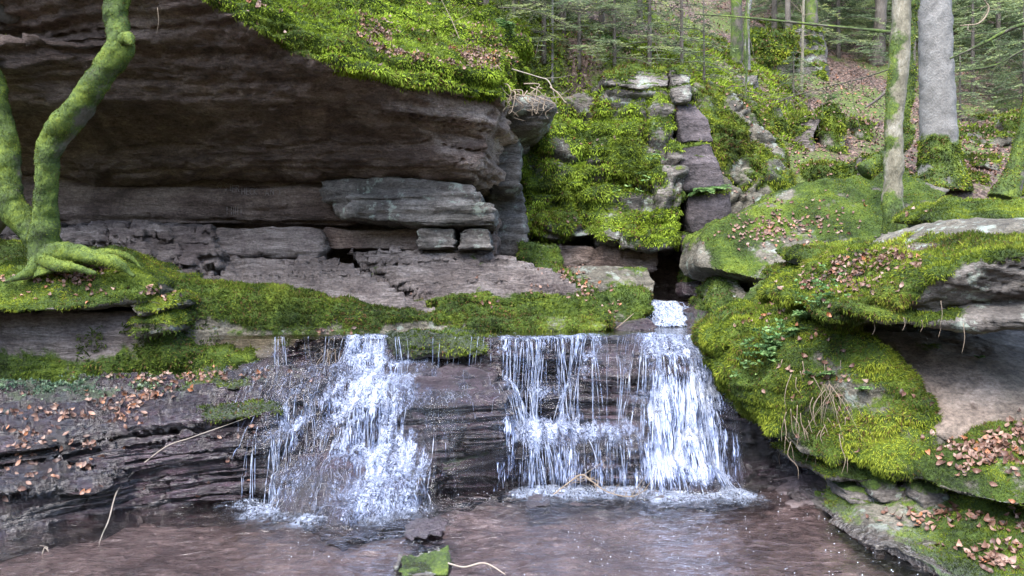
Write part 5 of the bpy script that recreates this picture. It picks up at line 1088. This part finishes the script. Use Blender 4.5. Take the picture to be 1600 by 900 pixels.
CON = [(905,100,2.2,.9,'bushy young fir above the left of the cliff',34),(960,96,1.9,.8,'young fir above the cliff cap slab',30),(1015,100,2.2,.9,'young fir just above the flat cap slab',32),(1065,104,1.8,.75,'small fir over the cliff shoulder',26),(850,90,2.8,1.0,'fir with yellowish drooping tips behind the rim saplings',34),
       (880,50,3.2,1.3,'fir at the top edge above the mossy knoll',36),(940,50,3.4,1.3,'fir at the top middle with hanging boughs',36),(1000,48,3.4,1.3,'fir at the top, above the middle of the cliff',36),
       (1310,90,3.6,1.6,'broad fir right of the distant outcrop',44),
       (1270,40,6,2.2,'tall fir behind the distant outcrop',44),(1380,90,4,1.7,'tall dark fir behind the pale-barked tree',40),(1520,150,3.0,1.4,'dark fir right of the grey trunk',42),
       (1560,110,4.5,2.0,'broad dark fir at the upper right',46),(1600,180,2.6,1.3,'fir cut by the right edge',38),(1440,80,6,2.4,'tall fir behind the grey trunk',40),(1500,70,6,2.4,'tall dark fir above the right firs',44),(1330,40,6,2.2,'far fir up the middle of the slope',40),
       (1600,80,6,2.4,'tall fir at the upper right corner',42),(1210,60,5,1.9,'far fir at the head of the gully',38),(1400,35,8,2.8,'far fir on the skyline of the slope',44),(1560,40,8,2.8,'far dark fir behind the right firs',44),(1660,140,4,1.8,'fir beyond the right edge',36),
       (1240,150,.9,.6,'low spreading fir bush on the leafy slope',16),(1500,190,1.5,.9,'low fir bush just right of the fir trunk',22),(800,55,2.6,1.1,'fir on the rim behind the blotched sapling',30),(760,25,3.2,1.2,'fir behind the grey sapling',30),(1100,140,1.2,.6,'fir seedling over the top of the mossy rib',18),]
for i, c_ in enumerate(CON): conifer(*c_, seed=500+i)
# far wood closing the slope: one crown mass of many boughs
out = ([], [], [], [])
for k in range(900):
    x = RNG.uniform(-22, 40); y = RNG.uniform(27, 46); b = np.array([x, y, float(hill_z(np.array([x]), np.array([y]))[0])+RNG.uniform(.2, 6)])
    a = RNG.uniform(0, 6.28); bough(b, np.array([math.cos(a), math.sin(a), .1]), RNG.uniform(1.2, 2.6), .3, 7, out)
O = np.vstack(out[0]); D = np.vstack(out[1]); k = RNG.random(len(O)) < .55; O = O[k]; D = D[k]
tag(blades('distant_wood', O, D, None, .16, .05, B_FIR, None, np.clip(.45+.5*fbm(O, .6, 3, 9), 0, 1)), 'dark mass of far conifer boughs closing the top of the slope', 'wood', kind='stuff')

# ------------------------------------------------------------------ leaf litter
def leaf_shape(L, w, curl, seedr):
    """oval leaf, folded along the midrib and curled"""
    u = np.array([0, .25, .5, .78, 1.]); wd = np.array([.12, .8, 1., .62, .03])*w*.5
    v = []
    for a, b in zip(u, wd):
        z = curl*L*(a-.5)**2*1.6; v += [(a*L-L/2, b, z+b*.45), (a*L-L/2, 0, z), (a*L-L/2, -b, z+b*.35)]
    f = []
    for i in range(4):
        for j in range(2): k = i*3+j; f += [(k, k+3, k+4), (k, k+4, k+1)]
    return np.array(v), np.array(f)
LS = [leaf_shape(1, .58, c_, 0) for c_ in (.3, .9, -.5, 1.5)]
CL = [] # cx, cy, rx, ry, n
CL += [(1000+500, 700, 0, 0, 0)]
RAW = []   # px, py
def clump(cx, cy, rx, ry, n, sl=0.):
    for _ in range(n):
        a, b = RNG.normal(), RNG.normal(); RAW.append((cx+a*rx, cy+b*ry+a*rx*sl, 1))
for c_ in [(1545,705,38,14,130),(1590,690,20,18,60),(1540,728,40,10,40),(1500,812,60,7,46),(1590,830,22,22,40),(1545,868,35,12,40),(1475,800,20,6,18),(1440,815,12,5,12),(1560,880,20,10,14),
           (1330,450,30,12,50),(1310,430,34,14,90),(1350,412,34,9,110),(1395,400,24,7,60),(1270,520,30,22,26),(1290,580,30,16,26),(1250,600,30,22,18),(1320,640,22,18,12),(1210,470,24,18,18),(1270,440,22,12,24),(1240,640,28,26,12),(1170,500,20,14,8),(1390,610,30,18,6),(1420,690,60,14,6),
           (1215,362,34,12,90),(1250,352,40,8,60),(1190,350,26,12,40),(1160,372,22,8,24),(1310,330,60,14,26),(1420,330,20,8,10),
           (118,430,24,7,90),(140,422,14,5,50),(90,436,26,5,20),(248,458,14,5,46),(20,434,22,3,14),(165,455,30,10,10),(60,460,60,12,14),
           (300,587,80,6,90),(380,590,50,5,40),(240,592,40,5,40),
           (560,515,30,3,6),(500,517,12,2,8),(700,430,40,20,5),(775,478,22,5,26),(640,452,20,6,5),(720,470,20,6,8),(850,445,22,10,26),(905,440,16,10,26),(885,430,12,5,16),(950,480,14,12,16),(925,462,16,8,14),
           (1150,280,14,20,26),(1200,310,26,26,20),(930,220,20,8,12),(880,230,22,8,16),(850,215,12,6,8),(900,300,70,40,18),(1000,300,40,50,10)]: clump(*c_)
for _ in range(420):                                # over the wet ledge
    RAW.append((RNG.uniform(0, 450), 612+abs(RNG.normal())*50, 1)); RAW.append((RNG.uniform(180, 450), 606+abs(RNG.normal())*30, 1)); RAW.append((RNG.uniform(0, 450), 612+abs(RNG.normal())*60, 1))
for _ in range(260): RAW.append((RNG.uniform(0, 330), 690+abs(RNG.normal())*50, 1))
for _ in range(3600):                               # over the rim of the overhang
    x = RNG.uniform(330, 880); yl = np.interp(x, [320, 400, 520, 640, 790, 880], [0, 46, 100, 128, 146, 160]); RAW.append((x, yl-34-abs(RNG.normal())*30, 2))
for _ in range(500): RAW.append((RNG.normal(690, 70), 75+RNG.normal()*14+RNG.normal()*4, 2))
for _ in range(150): RAW.append((RNG.normal(470, 50), 22+RNG.normal()*16, 2))
for _ in range(3200):
    RAW.append((RNG.uniform(860, 1660), RNG.uniform(0, 320), 3))
for c_ in [(1440,205,150,26,900),(1350,180,80,20,400),(1540,250,60,22,500),(1230,150,60,20,300),(1310,120,60,22,200),(1520,290,60,10,120),(1000,60,90,25,200)]:
    for _ in range(c_[4]): RAW.append((RNG.normal(c_[0], c_[2]), RNG.normal(c_[1], c_[3]), 3))
POS = []
for px, py, zn in RAW:
    h, n_ = hit(px, py)
    if h is None or n_[2] < .22 or h[2] < .03 or (zn == 1 and h[1] > 12.5): continue
    if zn == 1 and px < 470 and py > 600 and (fbm(h[None], 2.6, 3, 601)[0] < -.02): continue
    if zn == 3 and (h[1] < 12 or n_[2] < .6): continue
    if zn == 2 and fbm(h[None], 1.1, 3, 600)[0] < -.42+.3*(py > 118): continue
    POS.append((h, n_, zn))
def hz_(n, x0, x1, y0, y1):
    for _ in range(n):
        x = RNG.uniform(x0, x1); y = RNG.uniform(y0, y1); h, n_ = below(x, y, 16)
        if h is not None and n_[2] > .3 and fbm(h[None], .7, 3, 610)[0] > -.3: POS.append((h, n_, 4))
hz_(3000, -6, 1, 9, 15); hz_(7000, -1, 13, 12.3, 22); hz_(2500, 3, 16, 18, 28)
POS.sort(key=lambda a: a[0][1])
def leaf_geo(h, n_, size, k):
    n_ = n_+RNG.normal(size=3)*.28; n_ /= np.linalg.norm(n_); a = np.cross(n_, RNG.normal(size=3)); a /= np.linalg.norm(a); b = np.cross(n_, a)
    v, f = LS[k]; return (v*size)@np.stack([a, b, n_])+h+n_*.012, f
def tintv():
    return float(np.clip(RNG.choice([.12, .4, .62, .78, .97], p=[.16, .27, .27, .20, .10])+RNG.normal()*.06, 0, 1))
def place(h):
    px, py = proj(h); px = float(px[0]); py = float(py[0])
    if px > 1440 and py > 660: return 'the leafy ledge at the right edge' if py < 760 else 'the moss slab in the lower right corner'
    if px > 1080 and py > 395: return 'the shaggy mossy rocks right of the waterfall'
    if px > 1080: return 'the back of the big boulder'
    if px < 300 and py < 480: return 'the mossy cap under the curved trees'
    if px < 480: return 'the wet ledge at the lower left'
    return 'the stones around the upper pool'
ADJ = [(.25, 'dark brown'), (.5, 'reddish brown'), (.7, 'tan'), (.9, 'pale pinkish'), (2, 'bright orange')]
near = [p_ for p_ in POS if p_[2] in (1,)]
vis = [p_ for p_ in near if hit(*[float(a[0]) for a in proj(p_[0])])[0] is not None][:290]
ids = {id(p_) for p_ in vis}
for h, n_, zn in vis:
    t = tintv(); t *= .62 if h[0] < -1.5 and h[2] < 1.1 else 1; v, f = leaf_geo(h, n_, RNG.uniform(.034, .074), RNG.integers(0, 4))
    o = link('fallen_leaf', mesh_np('fallen_leaf', v, f, True, {'tint': np.full(len(v), t)}), LEAF)
    pl = place(h); tag(o, '%s fallen beech leaf lying on %s' % (next(a for l, a in ADJ if t < l), pl), 'leaf', 'fallen leaves on '+pl)
gv, gf, gt = {}, {}, {}
for p_ in POS:
    if id(p_) in ids: continue
    h, n_, zn = p_; key = 'rocks' if zn == 1 else ('rim' if zn == 2 or h[0] < 1 else 'slope')
    s_ = RNG.uniform(.04, .065)*(1 if zn == 1 else 1. if zn < 3 else 1.15); v, f = leaf_geo(h, n_, s_, RNG.integers(0, 4)); V_ = gv.setdefault(key, []); 
    gf.setdefault(key, []).append(f+15*len(V_)); V_.append(v); gt.setdefault(key, []).append(np.full(15, tintv()))
for key, lb in (('rocks', 'scattered brown leaves stuck to the rocks around the pools'), ('rim', 'pinkish brown leaf litter over the rim of the overhang'), ('slope', 'brown leaf litter carpeting the wooded slope')):
    if key in gv: tag(link('leaf_litter', mesh_np('leaf_litter', np.vstack(gv[key]), np.vstack(gf[key]), True, {'tint': np.concatenate(gt[key])}), LEAF), lb, 'leaf litter', kind='stuff')

# ------------------------------------------------------------------ small plants
def frond(base, d, L, O, D, Ls, st):
    d = d/np.linalg.norm(d); s_ = np.cross(d, [0, 0, 1]); s_ /= np.linalg.norm(s_)+1e-9; st.append((base, base+d*L*.5+[0, 0, .12*L], base+d*L-[0, 0, .1*L]))
    for t in np.linspace(.1, 1, 15):
        a = base+d*L*t+np.array([0, 0, .3*L*t-.4*L*t*t])
        for sg in (-1, 1): O.append(a); D.append(s_*sg+d*.35+RNG.normal(size=3)*.08); Ls.append(L*.30*math.sin(math.pi*(.12+.86*(1-t)))+.006)
def fern(px, py, n, L, label, wide=.012, dz=0):
    h, n_ = hit(px, py)
    if h is None: return
    r = empty('fern', tuple(h), label, 'fern', 'ferns on the rocks'); O, D, Ls, st = [], [], [], []
    for k in range(n):
        a = RNG.uniform(0, 6.28); frond(h, np.array([math.cos(a), -abs(math.sin(a))*.9, RNG.uniform(.0, .5)])+n_*.4, L*RNG.uniform(.6, 1.1), O, D, Ls, st)
    blades('fronds', np.array(O), np.array(D), None, np.array(Ls), wide, B_FERN, r, RNG.random(len(O)))
    g = Geo()
    for s_ in st: g.tube(s_, [.003, .002, .001], 4, 8)
    g.build('stems', B_FERN, r, attrs={'tint': lambda v, n: v[:, 0]*0+.3})
for a in [(1275,590,7,.16,'fern in the moss halfway down the shaggy rock'),(1345,610,5,.13,'small fern near the hollow on the shaggy rock'),(1258,500,9,.22,'feathery fern on the shaggy mossy rock below the slanting shelf'),(1240,520,6,.16,'small fern tucked beside the feathery one on the shaggy rock'),(1098,298,9,.30,'pale green fern topping the dark mossy block right of the cliff'),(1120,296,7,.24,'second fern on the dark mossy block, right one of the pair'),
          (800,52,7,.3,'fern among saplings on the overhang rim'),(955,70,7,.3,'pale fern in the firs above the cliff'),(1290,160,5,.4,'fern between the standing stones and the fir on the slope'),(1530,560,4,.06,'tiny fern shoot in the hollow under the shelf'),
          (830,345,4,.09,'tiny fern on the lower left of the mossy cliff')]: fern(*a)
def plant(px, py, n, L, w, label, name='leafy_plant', spread=.09):
    h, n_ = hit(px, py)
    if h is None: return
    r = empty(name, tuple(h), label, 'plant'); O, D, st = [], [], []
    for k in range(n):
        b = h+np.array([RNG.normal()*spread, 0, RNG.normal()*spread]); d = n_*.6+RNG.normal(size=3)*.5+[0, 0, .3]; d /= np.linalg.norm(d); e = b+d*L*RNG.uniform(.6, 1.4); st.append((b, (b+e)/2, e))
        for q in range(5): O.append(e); D.append(np.array([math.cos(q*1.26), math.sin(q*1.26), .2])+RNG.normal(size=3)*.25)
    blades('leaves', np.array(O), np.array(D), None, L*.6, w, B_FERN, r, RNG.random(len(O)), .2)
    g = Geo(); [g.tube(s_, [.003, .002, .0015], 4, 6) for s_ in st]; g.build('stems', B_FERN, r, attrs={'tint': lambda v, n: v[:, 0]*0+.2})
plant(1020,262,12,.13,.022,'blue green leafy sprig growing from the moss in the middle of the cliff'); plant(995,280,7,.12,.02,'smaller leafy sprig left of the main one on the cliff')
plant(1215,545,70,.07,.026,'bright green low leafy clump on the shaggy rock beside the waterfall'); plant(1185,565,34,.06,.024,'small leafy clump at the waterside edge of the shaggy rock'); plant(1290,470,34,.05,.02,'light green seedlings in the moss on the slanting shelf')
plant(1255,470,8,.05,.02,'few seedlings on the crest of the shaggy rock')
# ivy-like undergrowth on the dark bank at the left
O = []; D = []
for _ in range(1500):
    h, n_ = hit(RNG.uniform(120, 340), RNG.uniform(505, 590))
    if h is not None and fbm(h[None], 4, 2, 5)[0] > -.1: O.append(h); D.append(n_+RNG.normal(size=3)*.8+[0, 0, -.4])
tag(blades('bank_undergrowth', np.array(O), np.array(D), None, RNG.uniform(.03, .07, len(O)), .014, B_DARK, None, RNG.random(len(O))), 'dark small-leaved undergrowth on the bank rock above the wet ledge', 'undergrowth', kind='stuff')
# grass wisps
def wisps(px, py, n, L, label, mat=None, down=False, sp=.06):
    h, n_ = hit(px, py)
    if h is None: return
    g = Geo()
    for k in range(n):
        b = h+np.array([RNG.normal()*sp, RNG.normal()*.03, 0]); d = np.array([RNG.normal()*.5, -.4+RNG.normal()*.3, -1 if down else .8]); g.tube([b, b+d*L*.5+[0, 0, .05*L], b+d*L*RNG.uniform(.6, 1.2)-[0, 0, .15*L]], [.002, .0018, .0006], 3, 8)
    tag(g.build('grass_tuft', mat or B_FERN, attrs={'tint': lambda v, n: v[:, 0]*0+.8}), label, 'grass tuft')
wisps(1092,505,24,.2,'wispy grass tuft at the right foot of the small cascade'); wisps(1130,500,14,.14,'short wispy grass beside the upright mossy stone'); wisps(690,522,10,.1,'tiny pale grass blades on the pool rim')
wisps(515,545,12,.24,'pale dead grass hanging over the left waterfall step', TWIG, True); wisps(1310,600,14,.35,'dead brown grass hanging down the shaggy rock', TWIG, True)
# hanging roots at the overhang tip
g = Geo()
for k in range(26):
    x = RNG.uniform(745, 862); b = P(x, 138+RNG.uniform(-8, 14), 9.2); p_ = [b]
    for q in range(4): p_.append(p_[-1]+np.array([RNG.normal()*.09+.03, -.02+RNG.normal()*.04, -.05+RNG.normal()*.05]))
    g.tube(p_, [.009, .007, .005, .003, .002], 5, 22, .002, 20, k)
tag(g.build('hanging_roots', TWIG), 'tangle of bare pale roots hanging over the corner of the overhang', 'roots')
g = Geo()
for k in range(40):
    h, n_ = hit(RNG.uniform(1225, 1330), RNG.uniform(560, 690)); 
    if h is None: continue
    p_ = [h+n_*.03]
    for q in range(3): p_.append(p_[-1]+np.array([RNG.normal()*.03, -.01+RNG.normal()*.02, -.06-.05*RNG.random()]))
    g.tube(p_, [.0035, .003, .002, .001], 4, 10)
tag(g.build('root_tangle', TWIG), 'brown dead roots and stalks hanging down the shaggy mossy rock', 'roots')
RT = [(1412,496,5.85,.10,'short root thread under the left end of the shelf lip'),(1468,494,5.8,.16,'root thread hanging under the middle of the shelf lip'),(1505,505,5.6,.22,'longest root thread hanging into the shaded hollow'),(1440,500,5.85,.09,'shortest root thread, between two longer ones under the shelf'),(1365,503,6.0,.10,'root thread at the left corner of the shaded hollow'),(1470,470,5.75,.2,'root thread hanging over the face of the slanting shelf'),(246,12,7.2,.25,'thin root thread dangling from the cave roof at the upper left')]
for x, y, Y, L, lb in RT:
    b = P(x, y, Y); g = Geo(); g.tube([b, b+[.01, 0, -L*.5], b+[-.01, 0, -L]], [.003, .002, .001], 4, 10); tag(g.build('root_thread', TWIG), lb, 'root', 'root threads under the rocks')
# sticks and fallen twigs
def stick(name, label, pts, rad, mat=TWIG, tw=0, sp=.1, seed=0):
    g = Geo(); pp = px_pts(pts); g.tube(pp, rad, 8, 60, rad[0]*.25, 12, seed); cc = spline(pp, 50)
    for k in range(tw):
        a = cc[RNG.integers(8, 48)]; d = RNG.normal(size=3)*[.8, .3, .6]+[0, 0, .25]; g.tube([a, a+d*sp*.5, a+d*sp+RNG.normal(size=3)*.02], [.003, .002, .001], 4, 8)
    o = g.build(name, mat, attrs={'moss': lambda v, n: v[:, 0]*0, 'wet': lambda v, n: v[:, 0]*0}); tag(o, label, 'twig')
STK = M('bleached_stick'); STK.set(Base_Color=(.22, .185, .15, 1), Roughness=.7)
h1 = [hit(a, b)[0] for a, b in ((360,672),(300,690),(240,722),(205,752),(185,790))]
pl = [(400,658),(350,676),(300,694),(262,708),(215,745),(188,775)]
q = [];
for a, b in pl:
    h, _ = hit(a, b); q.append(h+np.array([0, -.04, .06]))
q += [P(170,812,5.72), P(160,835,5.62), P(152,858,5.52)]
g = Geo(); g.tube(q, [.003,.004,.005,.005,.005,.005,.005,.004,.002], 7, 90, .0015, 10, 1); tag(g.build('bleached_stick', STK.m), 'long thin bleached twig arching down the wet ledge into the pool', 'twig')
stick('pool_twig', 'crooked wet twig lying in the pool beside the mossy angular stone', [(700,880,4.98),(725,886,4.95),(752,880,4.95),(768,884,4.92),(790,898,4.85)], [.008,.007,.006,.005,.003], STK.m, 3)
stick('pool_twig', 'brushy twig with side shoots resting in the foam under the right waterfall', [(862,775,6.75),(885,757,6.8),(908,742,6.8),(925,752,6.75),(948,768,6.7),(985,776,6.65),(1012,764,6.6)], [.005,.006,.006,.005,.005,.004,.002], TWIG, 34, .13)
stick('pool_twig', 'tiny pale twig on the water at the left under the ledge', [(66,866,5.35),(70,856,5.35),(76,862,5.35)], [.004,.003,.002], STK.m, 2, .04)
stick('rim_twig', 'bare arching twig on the overhang rim among the saplings', [(690,0,9.8),(705,30,9.8),(722,70,9.7),(738,100,9.4),(745,116,9.3)], [.004,.005,.005,.004,.002], TWIG, 14, .2)
stick('rim_twig', 'pale bent twig lying over the corner of the overhang', [(800,108,9.6),(840,120,9.4),(858,128,9.3),(870,160,9.2)], [.007,.006,.005,.003], STK.m, 8, .2)
stick('slope_branch', 'dead dark branch leaning on the slope left of the pale-barked tree', [(1352,168,12),(1370,156,12),(1386,140,12),(1394,120,12)], [.012,.02,.02,.015], BK_THIN, 6, .2)
stick('cascade_stick', 'small green stick poking out beside the upper cascade', [(962,514,9.0),(975,503,9.0),(990,490,9.0)], [.006,.006,.003], TWIG)
# scratched lettering on the cave wall
GL = {'O': [[(.5,0),(.1,.3),(.1,.7),(.5,1),(.9,.7),(.9,.3),(.5,0)]], 'S': [[(.9,.85),(.5,1),(.15,.75),(.5,.5),(.85,.28),(.5,0),(.1,.15)]], 'T': [[(.5,0),(.5,1)],[(.05,1),(.95,1)]], 'E': [[(.85,0),(.15,0),(.15,1),(.85,1)],[(.15,.5),(.7,.5)]],
      'R': [[(.15,0),(.15,1),(.7,1),(.85,.75),(.6,.5),(.15,.5)],[(.5,.5),(.9,0)]], 'N': [[(.15,0),(.15,1),(.85,0),(.85,1)]], 'H': [[(.15,0),(.15,1)],[(.85,0),(.85,1)],[(.15,.5),(.85,.5)]], 'C': [[(.9,.85),(.5,1),(.1,.6),(.15,.2),(.55,0),(.9,.12)]], 'K': [[(.15,0),(.15,1)],[(.8,1),(.15,.45),(.85,0)]], 'A': [[(.05,0),(.5,1),(.95,0)],[(.25,.35),(.75,.35)]], 'I': [[(.5,0),(.5,1)]]}
def scratch(ch, x, y, w, h_):
    for s_ in GL[ch]:
        q = []
        for (a, b), (c_, d_) in zip(s_[:-1], s_[1:]):
            for t in np.linspace(0, 1, 4):
                hh, nn = hit(x+(a+(c_-a)*t)*w, y-(b+(d_-b)*t)*h_)
                if hh is not None: q.append(hh+nn*.003)
        if len(q) > 2: g.tube(q, [.0045]*3, 5, len(q)*2)
g = Geo(); CARV = M('scratched_stone'); CARV.set(Base_Color=(.22, .19, .175, 1), Roughness=.9)
for ch, x, y in [('O',340,295),('S',350,297),('T',357,298),('E',362,300),('R',368,300),('H',377,304),('E',384,304),('C',390,304),('K',396,304),('A',414,306),('N',422,304),('T',434,304)]: scratch(ch, x, y, 6.5, 10)
for x in range(354, 378, 4): scratch('I', x+RNG.normal(), 336, 5, 13)
cw = ROCKS['cave_wall'][0]; g.build('scratched_letters', CARV.m, cw)
